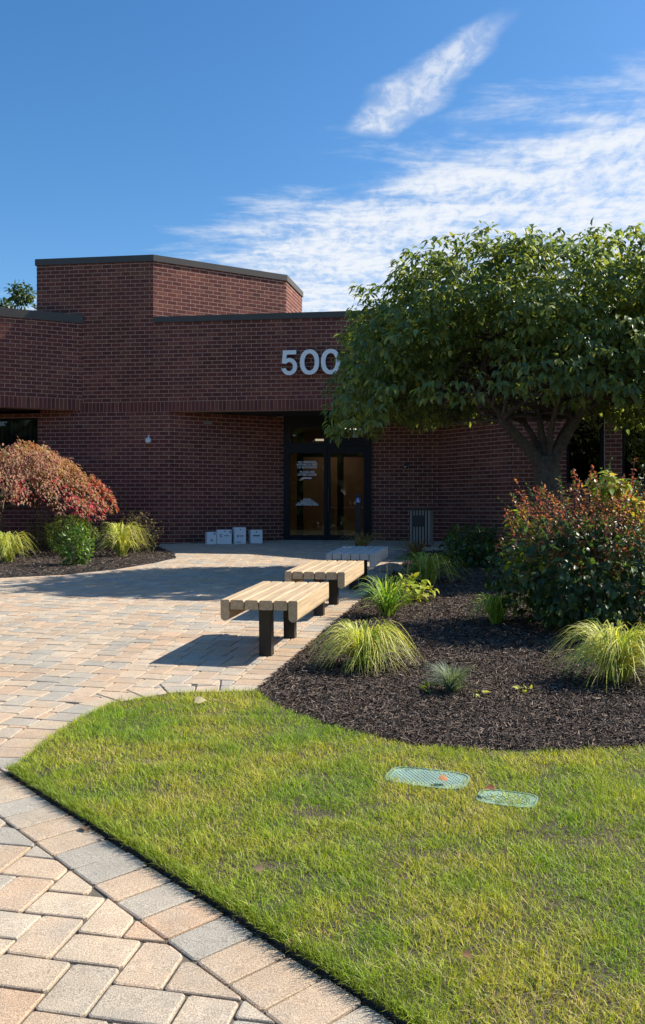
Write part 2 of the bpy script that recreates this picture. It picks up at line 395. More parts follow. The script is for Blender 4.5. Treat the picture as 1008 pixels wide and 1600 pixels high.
def chamfer_poly(P, joint=0.0042, ch=0.0045):
    """inset a convex polygon; returns rings (bottom, mid, top)"""
    def inset(P, d):
        Q = P
        n = len(P); L = []
        for i in range(n):
            a, b = P[i], P[(i+1) % n]; ex, ey = b[0]-a[0], b[1]-a[1]; l = math.hypot(ex, ey)
            if l < 1e-5: continue
            nx, ny = -ey/l, ex/l; L.append(((a[0]+nx*d, a[1]+ny*d), (b[0]+nx*d, b[1]+ny*d)))
        for a, b in L:
            Q = clip(Q, a, b, True)
            if len(Q) < 3: return None
        return Q
    A = inset(P, joint)
    if A is None or area(A) < 0.0006: return None
    # match vertex counts by scaling towards the centroid
    c = (sum(p[0] for p in A)/len(A), sum(p[1] for p in A)/len(A))
    r = min(math.hypot(p[0]-c[0], p[1]-c[1]) for p in A)
    B = []
    for p in A:
        dx, dy = p[0]-c[0], p[1]-c[1]; l = math.hypot(dx, dy); k = max(0.6, 1 - ch*1.35/l) ; B.append((c[0]+dx*k, c[1]+dy*k))
    return A, B
def paver_geo(P, zoff=0.0, tx=0.0, ty=0.0, near=False):
    if near:
        Q = []
        for i in range(len(P)):
            p, a, b = Vector(P[i]), Vector(P[i-1]), Vector(P[(i+1) % len(P)]); k = min(0.011, 0.3*(a-p).length, 0.3*(b-p).length)
            Q += [tuple(p + (a-p).normalized()*k), tuple(p + (b-p).normalized()*k)]
        P = Q
    r = chamfer_poly(P)
    if r is None: return None
    A, B = r
    if near:
        w = [(random.gauss(0, 0.0007), random.gauss(0, 0.0007)) for _ in A]; A = [(p[0]+q[0], p[1]+q[1]) for p, q in zip(A, w)]; B = [(p[0]+q[0], p[1]+q[1]) for p, q in zip(B, w)]
    n = len(A); c = (sum(p[0] for p in A)/n, sum(p[1] for p in A)/n)
    def z(p, o): return gz(p[1]) + o + zoff + (p[0]-c[0])*tx + (p[1]-c[1])*ty
    V = [(p[0], p[1], z(p, -0.045)) for p in A] + [(p[0], p[1], z(p, -0.0028)) for p in A] + [(p[0], p[1], z(p, 0.0)) for p in B]
    F = []
    for k in (0, 1):
        F += [(k*n+i, k*n+(i+1) % n, (k+1)*n+(i+1) % n, (k+1)*n+i) for i in range(n)]
    F.append(tuple(range(2*n, 3*n)))
    return V, F, c
def inview(c, m=60):
    if c[1] < 1.0: return False
    u = 504 + c[0]/c[1]*FPX; v = HOR + (CAM_H - gz(c[1]))/c[1]*FPX
    return -m < u < 1008+m and v < 1600+m
def place_pavers(items, name, limit=300):
    vis = sorted([i for i, (q, f) in enumerate(items) if inview((q[0][0], q[0][1]))], key=lambda i: items[i][0][0][1])[:limit]
    vis = set(vis); rest = MB()
    protos = {}
    for i, (q, full) in enumerate(items):
        tint = random.choice(TPOOL); k = random.uniform(0.93, 1.07); tint = tuple(t*k for t in tint)
        tx, ty, zo = random.gauss(0, 0.006), random.gauss(0, 0.006), random.uniform(-0.0015, 0.0015)
        g = paver_geo(q, zo, tx, ty, i in vis)
        if g is None: continue
        V, F, c = g
        if i in vis:
            z0 = gz(c[1])
            me = np_mesh(name, [(v[0]-c[0], v[1]-c[1], v[2]-z0) for v in V], F, [tint]*len(F))
            o = mobj(name, me, M['paver'], pave); o.location = (c[0], c[1], z0)
        else: rest.add(V, F, tint)
    if rest.V:
        tag(rest.build(name + '_field', M['paver'], pave), kind='stuff')
place_pavers(pav, 'paver')
place_pavers([(q, False) for q in border_quads], 'border_paver')

# ------------------------------------------------------------------ lawn and mulch bed
def poly_sheet(name, poly, zoff, m, thick=0.06):
    mb = MB(); mb.prism(ccw(poly), ground_fn(zoff - thick), ground_fn(zoff)); o = mb.build(name, m)
    bm = bmesh.new(); bm.from_mesh(o.data); bmesh.ops.triangulate(bm, faces=[f for f in bm.faces if len(f.verts) > 4]); bm.to_mesh(o.data); bm.free()
    return tag(o, kind='structure')
inner_lawn = [(x + 0.012, y) if i >= 0 else (x, y) for i, (x, y) in enumerate(lawn_poly)]
lawn = poly_sheet('lawn_soil', inner_lawn, 0.014, M['soil'], 0.08)
bed = poly_sheet('mulch_bed', bed_poly, 0.008, M['mulch'], 0.08)
lbed = poly_sheet('mulch_bed', left_bed, 0.008, M['mulch'], 0.08)

def in_poly(X, Y, poly):
    ins = np.zeros(len(X), bool); n = len(poly)
    for i in range(n):
        x0, y0 = poly[i]; x1, y1 = poly[(i+1) % n]
        c = ((y0 > Y) != (y1 > Y)) & (X < (x1-x0) * (Y-y0) / (y1-y0 + 1e-12) + x0); ins ^= c
    return ins
def sample_poly(poly, n, dens):
    """rejection-sample n points with relative density dens(x,y) in 0..1"""
    xs = [p[0] for p in poly]; ys = [p[1] for p in poly]; X = np.zeros(0); Y = np.zeros(0)
    while len(X) < n:
        x = RNG.uniform(min(xs), max(xs), n*3); y = RNG.uniform(min(ys), max(ys), n*3)
        k = in_poly(x, y, poly) & (RNG.random(n*3) < dens(x, y)); X = np.concatenate([X, x[k]]); Y = np.concatenate([Y, y[k]])
    return X[:n], Y[:n]
def vnoise(x, y, sc, seed=0):
    """cheap smooth value noise"""
    r = np.random.default_rng(seed); T = r.random((64, 64)); u = (x*sc) % 64; v = (y*sc) % 64
    i = u.astype(int); j = v.astype(int); fu = u-i; fv = v-j; fu = fu*fu*(3-2*fu); fv = fv*fv*(3-2*fv); i1 = (i+1) % 64; j1 = (j+1) % 64
    return (T[i, j]*(1-fu)+T[i1, j]*fu)*(1-fv) + (T[i, j1]*(1-fu)+T[i1, j1]*fu)*fv
def frustum_w(x, y, near=1.0):
    u = np.abs(x / np.maximum(y, 0.1)) * FPX
    return np.where((u < 620) & (y > 1.6), 1.0, 0.10)
LIDS = [((0.47, 3.88), 0.185, 0.115, R(-22)), ((0.775, 3.63), 0.125, 0.085, R(-22))]
def lid_mask(X, Y, grow=0.0):
    k = np.zeros(len(X), bool)
    for (cx, cy), a, b, r in LIDS:
        dx, dy = X-cx, Y-cy; u = dx*math.cos(r)+dy*math.sin(r); v = -dx*math.sin(r)+dy*math.cos(r)
        k |= (np.abs(u/(a+grow))**3 + np.abs(v/(b+grow))**3) < 1
    return k
def strips(P, D, H, W, bend, cols, segs=2, name='blade'):
    """tapered bent ribbons: base P, lean dir D (n,2), height H, width W, bend = horizontal reach"""
    n = len(P); T = np.linspace(0, 1, segs+1); side = np.stack([-D[:, 1], D[:, 0]], 1)
    tw = RNG.uniform(-0.9, 0.9, n); side = side*np.cos(tw)[:, None] + D*np.sin(tw)[:, None]
    rows = []
    for k, t in enumerate(T):
        c = np.zeros((n, 3)); c[:, :2] = P[:, :2] + D*(bend*t**1.8)[:, None]; c[:, 2] = P[:, 2] + H*(t - 0.18*t*t*np.clip(bend/np.maximum(H, 1e-3), 0, 3))
        w = W*(1 - 0.85*t)*0.5
        l = c.copy(); r = c.copy(); l[:, :2] -= side*w[:, None]; r[:, :2] += side*w[:, None]; rows += [l, r]
    V = np.stack(rows, 1).reshape(-1, 3); m = 2*(segs+1); base = (np.arange(n)*m)[:, None]; F = []
    for k in range(segs): F.append(base + np.array([2*k, 2*k+1, 2*k+3, 2*k+2])[None])
    F = np.stack(F, 1).reshape(-1, 4); Cc = np.repeat(cols, segs, 0)
    return V, F, Cc
NB = 260000
gx, gy = sample_poly(lawn_poly, NB, lambda x, y: frustum_w(x, y)*np.clip(1.25 - 0.12*y, 0.55, 1.0))
k = ~(lid_mask(gx, gy, -0.022) & (RNG.random(len(gx)) > 0.02)) & ~(lid_mask(gx, gy, 0.004) & (RNG.random(len(gx)) > 0.55)) | (lid_mask(gx, gy, -0.022) & (gy < 3.66) & (gy > 3.0) & (RNG.random(len(gx)) < 0.85)); gx, gy = gx[k], gy[k]
ek = ((gx-LAWN_CORNER[0])*dn[0] + (gy-LAWN_CORNER[1])*dn[1]) < -0.004 - 0.034*vnoise(gx+5, gy+5, 14.0, 6); gx, gy = gx[ek], gy[ek]
gk = RNG.random(len(gx)) > 0.75*np.clip(1 - 3.2*vnoise(gx+3, gy+3, 11.0, 12), 0, 1); gx, gy = gx[gk], gy[gk]
n = len(gx)
patch = vnoise(gx, gy, 1.9, 3)*0.6 + vnoise(gx, gy, 6.3, 4)*0.4
H = RNG.uniform(0.014, 0.037, n)*(0.55 + 0.8*vnoise(gx, gy, 9.0, 5))
ang = RNG.uniform(0, 2*np.pi, n) ; D = np.stack([np.cos(ang), np.sin(ang)], 1)
g1 = np.array([0.31, 0.46, 0.03]); g2 = np.array([0.55, 0.56, 0.05]); g3 = np.array([0.72, 0.58, 0.27]); g0 = np.array([0.10, 0.20, 0.025])
r = RNG.random(n)[:, None]; w = np.clip((patch-0.35)*2.6, 0, 1)[:, None]
col = (g1*(1-w) + g2*w)*(0.55 + 0.75*r)
q = RNG.random(n); col[q < 0.16] = g0*RNG.uniform(0.8, 1.4, (int((q < 0.16).sum()), 1))
straw = q > (0.955 - 0.22*np.clip((patch-0.5)*2.2, 0, 1)); col[straw] = g3*RNG.uniform(0.7, 1.25, (int(straw.sum()), 1))
P = np.stack([gx, gy, np.array([gz(v) for v in gy]) + 0.012], 1)
Wd = RNG.uniform(0.0018, 0.0034, n)*np.clip(0.75 + gy*0.11, 1, 1.6)
V, F, Cc = strips(P, D, H, Wd, H*RNG.uniform(0.2, 1.7, n), col, 2)
tag(mobj('lawn_grass', np_mesh('lawn_grass', V, F, Cc), M['grass']), 'short yellow-green mown lawn grass in front of the mulch bed', 'grass', kind='stuff')
# overhanging fringe along the diagonal cut edge
n = 9000; t = RNG.uniform(-0.02, Ltot-1.5, n); off = RNG.uniform(0.0, 0.06, n)
bx_ = LAWN_CORNER[0] + d_dir[0]*t - dn[0]*off; by_ = LAWN_CORNER[1] + d_dir[1]*t - dn[1]*off
P = np.stack([bx_, by_, np.array([gz(v) for v in by_]) + 0.014], 1)
a = RNG.normal(0, 0.9, n) + math.atan2(dn[1], dn[0]); D = np.stack([np.cos(a), np.sin(a)], 1); H = RNG.uniform(0.015, 0.042, n)
col = np.array([0.20, 0.27, 0.03])*RNG.uniform(0.5, 1.6, (n, 1)); V, F, Cc = strips(P, D, H, np.full(n, 0.0035), RNG.uniform(0.005, 0.04, n), col, 2)
tag(mobj('lawn_edge_grass', np_mesh('lawn_edge_grass', V, F, Cc), M['grass']), 'ragged grass fringe along the cut lawn edge by the pavers', 'grass', kind='stuff')

def chips(poly, n, dens, name, label, sc=1.0, lift=0.008):
    X, Y = sample_poly(poly, n, dens); n = len(X)
    a = RNG.uniform(0, np.pi, n); tilt = RNG.normal(0, 0.32, n); L = RNG.uniform(0.007, 0.024, n)*np.clip(0.7+Y*0.07, 1, 1.7); W = RNG.uniform(0.002, 0.0058, n)*np.clip(0.7+Y*0.08, 1, 1.8); L = L*sc; W = W*sc; T = W*RNG.uniform(0.35, 0.9, n)
    Z = np.array([gz(v) for v in Y]) + lift + RNG.random(n)**2*0.028*sc
    d = np.stack([np.cos(a)*np.cos(tilt), np.sin(a)*np.cos(tilt), np.sin(tilt)], 1); s_ = np.stack([-np.sin(a), np.cos(a), RNG.normal(0, 0.35, n)], 1); s_ /= np.linalg.norm(s_, axis=1)[:, None]
    u = np.cross(d, s_); c = np.stack([X, Y, Z], 1); rows = []
    for e, tp in ((-1, 0.8), (1, 0.55)):
        for sx, sz in ((-1, -0.4), (1, -0.4), (0.1, 1)):
            rows.append(c + d*(L*e)[:, None] + s_*(W*sx*tp)[:, None] + u*(T*sz*tp)[:, None])
    V = np.stack(rows, 1).reshape(-1, 3); b = (np.arange(n)*6)[:, None]
    F = np.stack([b+np.array([0, 1, 4, 3]), b+np.array([1, 2, 5, 4]), b+np.array([2, 0, 3, 5])], 1).reshape(-1, 4)
    base = np.array([0.092, 0.067, 0.051]); col = base*RNG.uniform(0.25, 2.0, (n, 1)); q = RNG.random(n)
    col[q > 0.90] = np.array([0.27, 0.21, 0.16])*RNG.uniform(0.5, 1.5, (int((q > 0.90).sum()), 1)); col[q < 0.2] = np.array([0.085, 0.055, 0.038])*RNG.uniform(0.6, 1.4, (int((q < 0.2).sum()), 1))
    tag(mobj(name, np_mesh(name, V, F, np.repeat(col, 3, 0)), M['chips']), label, 'mulch', kind='stuff')
chips(bed_poly, 170000, lambda x, y: frustum_w(x, y)*np.clip(1.5 - 0.115*y, 0.12, 1.0), 'mulch_chips', 'dark shredded bark mulch filling the bed beside the benches')
chips(left_bed, 24000, lambda x, y: np.where(x > -6.5, 1.0, 0.15), 'mulch_chips', 'dark bark mulch in the bed under the red maple')

e_poly = [(LAWN_CORNER[0]+d_dir[0]*0.0+dn[0]*0.012, LAWN_CORNER[1]+dn[1]*0.012), (LAWN_CORNER[0]+d_dir[0]*5+dn[0]*0.012, LAWN_CORNER[1]+d_dir[1]*5+dn[1]*0.012), (LAWN_CORNER[0]+d_dir[0]*5-dn[0]*0.035, LAWN_CORNER[1]+d_dir[1]*5-dn[1]*0.035), (LAWN_CORNER[0]-dn[0]*0.035, LAWN_CORNER[1]-dn[1]*0.035)]
chips(e_poly, 5200, lambda x, y: 1.0, 'edge_debris', 'dry soil crumbs and clippings along the cut lawn edge', 0.45, -0.006)
# ------------------------------------------------------------------ building
COURSE, BLEN = 0.0813, 0.2032
DAT = 3.57
bld = empty('office_building', (0, 17.4, gz(17.4)))
tag(bld, 'dark red brick office building with angular tower and recessed glass entrance', 'building')
BO = Vector(bld.location)
def P1(X): return Vector((X, 17.8 - 0.1317*(X+4)))
def PD(X): return Vector((X, 18.745 - 0.1317*X))
BTINT = [(0.172,0.051,0.037), (0.150,0.046,0.035), (0.196,0.061,0.043), (0.130,0.042,0.033), (0.160,0.048,0.040), (0.216,0.078,0.051)]
bricks = []        # (origin, e, up-out frame, s0, s1, z0, z1)
back = MB()
def wall(p0, p1, rects, soldier=(), datum=DAT, out=None, thick=0.22, pd=0.005):
    """p0->p1 with outside on the right hand side of the direction; rects (s0,s1,z0,z1)"""
    e = (p1-p0).normalized(); nrm = Vector((e.y, -e.x))
    def pt(s, d, z): q = p0 + e*s + nrm*d; return Vector((q.x, q.y, z)) - BO
    for (s0, s1, z0, z1) in list(rects) + list(soldier):
        back.prism2([pt(s0, 0, z0), pt(s1, 0, z0), pt(s1, 0, z1), pt(s0, 0, z1)], [pt(s0, -thick, z0), pt(s1, -thick, z0), pt(s1, -thick, z1), pt(s0, -thick, z1)])
    zs0 = min(r[2] for r in rects) if rects else 0; zs1 = max(r[3] for r in rects) if rects else 0
    i0 = math.floor((zs0 - datum)/COURSE); i1 = math.ceil((zs1 - datum)/COURSE)
    for i in range(i0, i1+1):
        za, zb = datum + i*COURSE + 0.0062, datum + (i+1)*COURSE - 0.0062; zm = (za+zb)/2
        iv = sorted((r[0], r[1], max(za, r[2]), min(zb, r[3])) for r in rects if r[2] < zm < r[3])
        mg = []
        for a, b, c, d in iv:
            if mg and a <= mg[-1][1] + 1e-4 : mg[-1][1] = max(mg[-1][1], b)
            else: mg.append([a, b, c, d])
        for a, b, c, d in mg:
            j = math.floor(a/BLEN) - 1; s = j*BLEN + (BLEN/2 if i % 2 else 0)
            while s < b:
                x0, x1 = max(a, s+0.0062), min(b, s+BLEN-0.0062)
                if x1 - x0 > 0.004: bricks.append((p0, e, nrm, x0, x1, c, d, pd))
                s += BLEN
    for (s0, s1, z0, z1) in soldier:
        s = s0
        while s < s1 - 0.02:
            bricks.append((p0, e, nrm, s+0.005, min(s1, s+COURSE-0.005), z0+0.002, z1-0.005, pd)); s += COURSE
    return pt
K = math.hypot(1, 0.1317)
X0 = -10.0
def S(X): return (X - X0)*K
SOF = 3.36
wall(P1(-10), P1(9), [(S(-5.97), S(-3.47), DAT, 6.497), (S(-3.47), S(4.4), DAT, 5.196)], [(S(-5.9), S(4.4), SOF, DAT)])
WZ = [SOF - COURSE*k for k in range(40)]
wall(P1(-10), P1(9), [
    (S(-5.95), S(-3.13), 0.3, SOF), (S(-10), S(-5.95), 0.3, WZ[24]), (S(-10), S(-5.95), WZ[1], SOF),
    (S(3.68), S(4.70), 0.3, SOF), (S(4.70), S(9), 0.3, WZ[19]), (S(5.41), S(5.73), WZ[19], WZ[1]), (S(7.4), S(7.72), WZ[19], WZ[1]), (S(4.70), S(9), WZ[1], SOF)], datum=SOF)
wall(Vector((-3.13, 17.69)), Vector((-0.83, 18.86)), [(0, 2.58, 0.3, SOF)], datum=SOF)
a, b = PD((579-504)/FPX*18.6), PD(2.54); wall(a, b, [(0, (b-a).length, 0.3, SOF)], datum=SOF)
a, b = PD(2.54), P1(3.68); wall(a, b, [(0, (b-a).length, 0.3, SOF)], datum=SOF)
LW0 = Vector((-4.97, 17.93)); LWd = Vector((-math.cos(R(24)), -math.sin(R(24)))); LW1 = LW0 + LWd*6
wall(LW1, LW0, [(0, 6, 3.64, 5.27)], [(0, 6, 3.41, 3.64)], datum=3.64)
RW0 = Vector((4.2, 16.72)); RW1 = RW0 + Vector((math.cos(R(39)), -math.sin(R(39))))*2.0; RW2 = RW1 + Vector((1, -0.1317))*5
wall(RW0, RW1, [(0, 2.0, 3.64, 5.27)], [(0, 2.0, 3.41, 3.64)], datum=3.64)
wall(RW1, RW2, [(0, 5, 3.64, 5.27)], [(0, 5, 3.41, 3.64)], datum=3.64)
T0 = P1(-3.47); T1 = Vector((-0.81, 19.27)); T2 = Vector((-0.49, 20.77)); T3 = P1(-5.97); T4 = Vector((-5.4, 22.4))
wall(T0, T1, [(0, (T1-T0).length, 5.0, 6.497)], pd=0.0015); wall(T1, T2, [(0, (T2-T1).length, 5.0, 6.497)], pd=0.002)
wall(T4, T3, [(0, (T4-T3).length, 5.0, 6.497)])
back_o = back.build('masonry_backing', M['mortar'], bld)
# bricks: the 300 that show largest as objects, the rest joined
def brick_vis(b):
    p0, e, nrm, s0, s1, z0, z1, _ = b; q = p0 + e*((s0+s1)/2); u = 504 + q.x/q.y*FPX; v = HOR - ((z0+z1)/2 - CAM_H)/q.y*FPX
    full = (s1-s0) > 0.18
    ok = full and ((70 < u < 440 and 505 < v < 640 and not (u < 140 and v < 640)) or (160 < u < 262 and 655 < v < 700))
    return ok, q.y
cand = sorted([i for i, b in enumerate(bricks) if brick_vis(b)[0]], key=lambda i: brick_vis(bricks[i])[1])[:300]
cand = set(cand); rest = MB(); shared = {}
for i, (p0, e, nrm, s0, s1, z0, z1, pd_) in enumerate(bricks):
    tint = random.choice(BTINT); d = pd_ + random.uniform(-0.2, 0.25)*pd_
    if i in cand:
        key = (round(s1-s0, 3), round(z1-z0, 3), BTINT.index(tint))
        if key not in shared:
            m_ = MB(); m_.box((-(s1-s0)/2, -0.005, -(z1-z0)/2), ((s1-s0)/2, 0.02, (z1-z0)/2), tint); me = np_mesh('brick', m_.V, m_.F, m_.K); me.materials.append(M['brick']); shared[key] = me
        o = link(bpy.data.objects.new('brick', shared[key]), bld); q = p0 + e*((s0+s1)/2)
        o.location = Vector((q.x, q.y, (z0+z1)/2)) - BO; o.rotation_euler = (0, 0, math.atan2(e.y, e.x))
    else:
        def pt(s, dd, z): q = p0 + e*s + nrm*dd; return Vector((q.x, q.y, z)) - BO
        rest.add([pt(s0, 0, z0), pt(s1, 0, z0), pt(s1, 0, z1), pt(s0, 0, z1), pt(s0, d, z0), pt(s1, d, z0), pt(s1, d, z1), pt(s0, d, z1)],
                 [(4, 5, 6, 7), (0, 1, 5, 4), (1, 2, 6, 5), (2, 3, 7, 6), (3, 0, 4, 7)], tint)
tag(rest.build('brickwork', M['brick'], bld), kind='stuff')
# copings
def coping(pts, z0, z1, outd=0.03, ind=0.3, name='coping', close=False):
    P = [Vector(p) for p in pts]; N = []
    for i in range(len(P)):
        ds = []
        if i > 0: ds.append((P[i]-P[i-1]).normalized())
        if i < len(P)-1: ds.append((P[i+1]-P[i]).normalized())
        ns = [Vector((d.y, -d.x)) for d in ds]; nn = sum(ns, Vector((0, 0)))
        nn.normalize(); N.append(nn / max(0.5, nn.dot(ns[0])))
    for i in range(len(P)-1):
        mb = MB(); a, b = P[i], P[i+1]
        q = [a + N[i]*outd, b + N[i+1]*outd, b - N[i+1]*ind, a - N[i]*ind]
        mb.prism2([Vector((v.x, v.y, z0)) - BO for v in q], [Vector((v.x, v.y, z1)) - BO for v in q]); mb.build(name, M['coping'], bld)
coping([T4, T3, T0, T1, T2], 6.45, 6.58)
coping([P1(-3.47) + Vector((0.01, 0)), P1(4.4)], 5.185, 5.305)
coping([LW1, LW0 - LWd*0.0], 5.215, 5.39)
coping([RW0, RW1, RW2], 5.215, 5.39)
# roofs, soffits, floors, hidden outer walls
def slab(name, poly, z0, z1, m):
    mb = MB(); mb.prism(ccw([tuple(p) for p in poly]), z0, z1); mb.V = [tuple(Vector(v) - BO) for v in mb.V]; o = mb.build(name, m, bld)
    bm = bmesh.new(); bm.from_mesh(o.data); bmesh.ops.triangulate(bm, faces=[f for f in bm.faces if len(f.verts) > 4]); bm.to_mesh(o.data); bm.free(); return o
def off(p, d=0.1): return (p.x, p.y + d)
slab('roof', [off(LW1), off(LW0), off(P1(-3.47)), off(P1(4.3)), off(RW1), off(RW2), (RW2.x, 30), (LW1.x, 30)], 5.05, 5.18, M['coping'])
slab('tower_roof', [off(T3), off(T0), (T1.x-0.1, T1.y), (T2.x-0.1, T2.y), (T4.x, T4.y)], 6.38, 6.44, M['coping'])
wl_, wr_ = (-0.83, 18.86), PD(2.54)
slab('entrance_soffit', [off(P1(-3.2), 0.21), off(P1(3.75), 0.21), (wr_.x+0.05, wr_.y+0.05), (wl_[0], wl_[1]+0.05)], SOF+0.02, SOF+0.1, M['soffit'])
slab('wing_soffit', [off(LW1, 0.21), off(LW0, 0.1), off(P1(-10.4), -0.0)], 3.43, 3.5, M['soffit'])
slab('wing_soffit', [off(RW0, 0.1), off(RW1, 0.21), off(RW2, 0.21), (9.0, 16.0), off(P1(9), 0)], 3.43, 3.5, M['soffit'])
for a, b in (((LW1.x, LW1.y), (LW1.x, 30)), ((LW1.x, 30), (RW2.x, 30)), ((RW2.x, 30), (RW2.x, RW2.y))):
    mb = MB(); d = (Vector(b)-Vector(a)).normalized(); nn = Vector((d.y, -d.x))*0.2
    mb.prism2([Vector((*a, 0.3))-BO, Vector((*b, 0.3))-BO, Vector((b[0]+nn.x, b[1]+nn.y, 0.3))-BO, Vector((a[0]+nn.x, a[1]+nn.y, 0.3))-BO],
              [Vector((*a, 5.18))-BO, Vector((*b, 5.18))-BO, Vector((b[0]+nn.x, b[1]+nn.y, 5.18))-BO, Vector((a[0]+nn.x, a[1]+nn.y, 5.18))-BO]); mb.build('outer_wall', M['mortar'], bld)
FLZ = 0.685
slab('lobby_floor', [(-2.6, 19.4), wl_, (0.9, 18.68), (2.4, 18.6), (2.4, 26), (-2.6, 26)], FLZ-0.05, FLZ, M['lobfloor'])
slab('lobby_ceiling', [(-2.6, 19.5), (wl_[0], 18.95), (1.1, 18.75), (2.4, 18.75), (2.4, 26), (-2.6, 26)], 3.29, 3.34, M['tan'])
for a, b in (((-2.6, 19.4), (-2.6, 26)), ((-2.6, 26), (2.4, 26)), ((2.4, 26), (2.4, 18.9))):
    mb = MB(); d = (Vector(b)-Vector(a)).normalized(); nn = Vector((-d.y, d.x))*0.1
    mb.prism2([Vector((*a, FLZ))-BO, Vector((*b, FLZ))-BO, Vector((b[0]+nn.x, b[1]+nn.y, FLZ))-BO, Vector((a[0]+nn.x, a[1]+nn.y, FLZ))-BO],
              [Vector((*a, 3.29))-BO, Vector((*b, 3.29))-BO, Vector((b[0]+nn.x, b[1]+nn.y, 3.29))-BO, Vector((a[0]+nn.x, a[1]+nn.y, 3.29))-BO]); mb.build('lobby_wall', M['tan'], bld)

# storefront on the PD plane: members laid out by photo columns and rows
eD = (PD(1)-PD(0)).normalized(); nD = Vector((eD.y, -eD.x))
def pdx(u): r = (u-504)/FPX; y = 18.745/(1+0.1317*r); return r*y, y
def pd3(u, v, d=0.0):
    x, y = pdx(u); return Vector((x + nD.x*d, y + nD.y*d, max(zpix(v, y), FLZ - 0.02))) - BO
def member(mb, u0, u1, v0, v1, d0=-0.05, d1=0.05):
    mb.prism2([pd3(u0, v1, d1), pd3(u1, v1, d1), pd3(u1, v1, d0), pd3(u0, v1, d0)], [pd3(u0, v0, d1), pd3(u1, v0, d1), pd3(u1, v0, d0), pd3(u0, v0, d0)])
fr = MB()
for u0, u1, v0, v1 in ((444, 453, 640, 846), (573, 580, 640, 846), (506.5, 511.5, 640, 846)): member(fr, u0, u1, v0, v1)
for u0, u1, v0, v1 in ((453, 506.5, 640, 668), (511.5, 573, 640, 668), (453, 506.5, 692, 708), (511.5, 573, 684, 697), (453, 506.5, 836, 846)): member(fr, u0, u1, v0, v1, -0.045, 0.045)
sf = fr.build('storefront_frame', M['frame'], bld)
for u0, u1, v0, v1 in ((453, 506.5, 668, 692), (453, 506.5, 708, 836), (511.5, 573, 668, 684)):
    g = MB(); member(g, u0, u1, v0, v1, -0.006, 0.006); g.build('glass_pane', M['glass'], bld)
door = MB()
for u0, u1, v0, v1 in ((511.8, 516.5, 697.5, 844), (568.5, 572.7, 697.5, 844)): member(door, u0, u1, v0, v1, -0.03, 0.03)
for v0, v1 in ((697.5, 708), (836, 844)): member(door, 516.5, 568.5, v0, v1, -0.028, 0.028)
dr = door.build('entrance_door', M['frame'], bld)
g = MB(); member(g, 516.5, 568.5, 708, 836, -0.005, 0.005); g.build('glass_pane', M['glass'], dr)
g = MB(); member(g, 513, 514.6, 762, 800, 0.07, 0.095); member(g, 513, 514.6, 763, 765, 0.03, 0.07); member(g, 513, 514.6, 797, 799, 0.03, 0.07); g.build('pull_handle', M['black'], dr)
g = MB(); member(g, 446, 577, 844.6, 847.2, -0.06, 0.10); g.build('threshold', M['alu'], bld)
# inner vestibule frame seen through the glass
iv = MB()
def ivp(u, v, d=0.0):
    y = 20.9 ; return Vector(((u-504)/FPX*y, y + d, max(zpix(v, y), FLZ))) - BO
for u0, u1, v0, v1 in ((464, 474, 676, 850), (527, 537, 676, 850), (590, 600, 676, 850), (474, 527, 706, 714), (537, 590, 706, 714)):
    iv.prism2([ivp(u0, v1, -0.05), ivp(u1, v1, -0.05), ivp(u1, v1, 0.05), ivp(u0, v1, 0.05)], [ivp(u0, v0, -0.05), ivp(u1, v0, -0.05), ivp(u1, v0, 0.05), ivp(u0, v0, 0.05)])
iv.build('vestibule_frame', M['frame'], bld)

# text helper (flat print)
def text_mesh(body, size, align='CENTER', ext=0.0, offs=0.0):
    c = bpy.data.curves.new('txt', 'FONT'); c.body = body; c.size = size; c.align_x = align; c.extrude = ext; c.offset = offs; c.space_line = 1.0
    o = bpy.data.objects.new('txt', c); C.objects.link(o); dg = bpy.context.evaluated_depsgraph_get(); dg.update()
    me = bpy.data.meshes.new_from_object(o.evaluated_get(dg)); bpy.data.objects.remove(o); return me
dx = math.atan2(eD.y, eD.x)
def glass_text(body, u, v, size):
    me = text_mesh(body, size, 'CENTER', 0.0004, 0.0015); me.materials.clear(); me.materials.append(M['vinyl'])
    o = link(bpy.data.objects.new('door_lettering', me), bld); p = pd3(u, v, 0.0085); o.location = p; o.rotation_euler = (R(90), 0, dx); return o
for i, t in enumerate(['NO SMOKING', 'WITHIN 25 FEET', 'OF ENTRANCE']): glass_text(t, 480, 723.5 + i*4.15, 0.064)
for i, t in enumerate(['PLEASE USE', 'OTHER DOOR']): glass_text(t, 480, 739 + i*4.2, 0.064)
arr = MB(); A = [(471.5, 746.2), (484.5, 746.2), (484.5, 745.4), (488, 747.1), (484.5, 748.8), (484.5, 748.0), (471.5, 748.0)]
arr.add([pd3(u, v, 0.0085) for u, v in A], [tuple(range(7))[::-1]]); arr.build('door_lettering', M['vinyl'], bld)
for i, t in enumerate(['NOTICE', 'THIS FACILITY', 'IS UNDER 24 HOUR', 'VIDEO SURVEILLANCE']): glass_text(t, 480, 781.5 + i*2.75, 0.047 if i < 3 else 0.05)

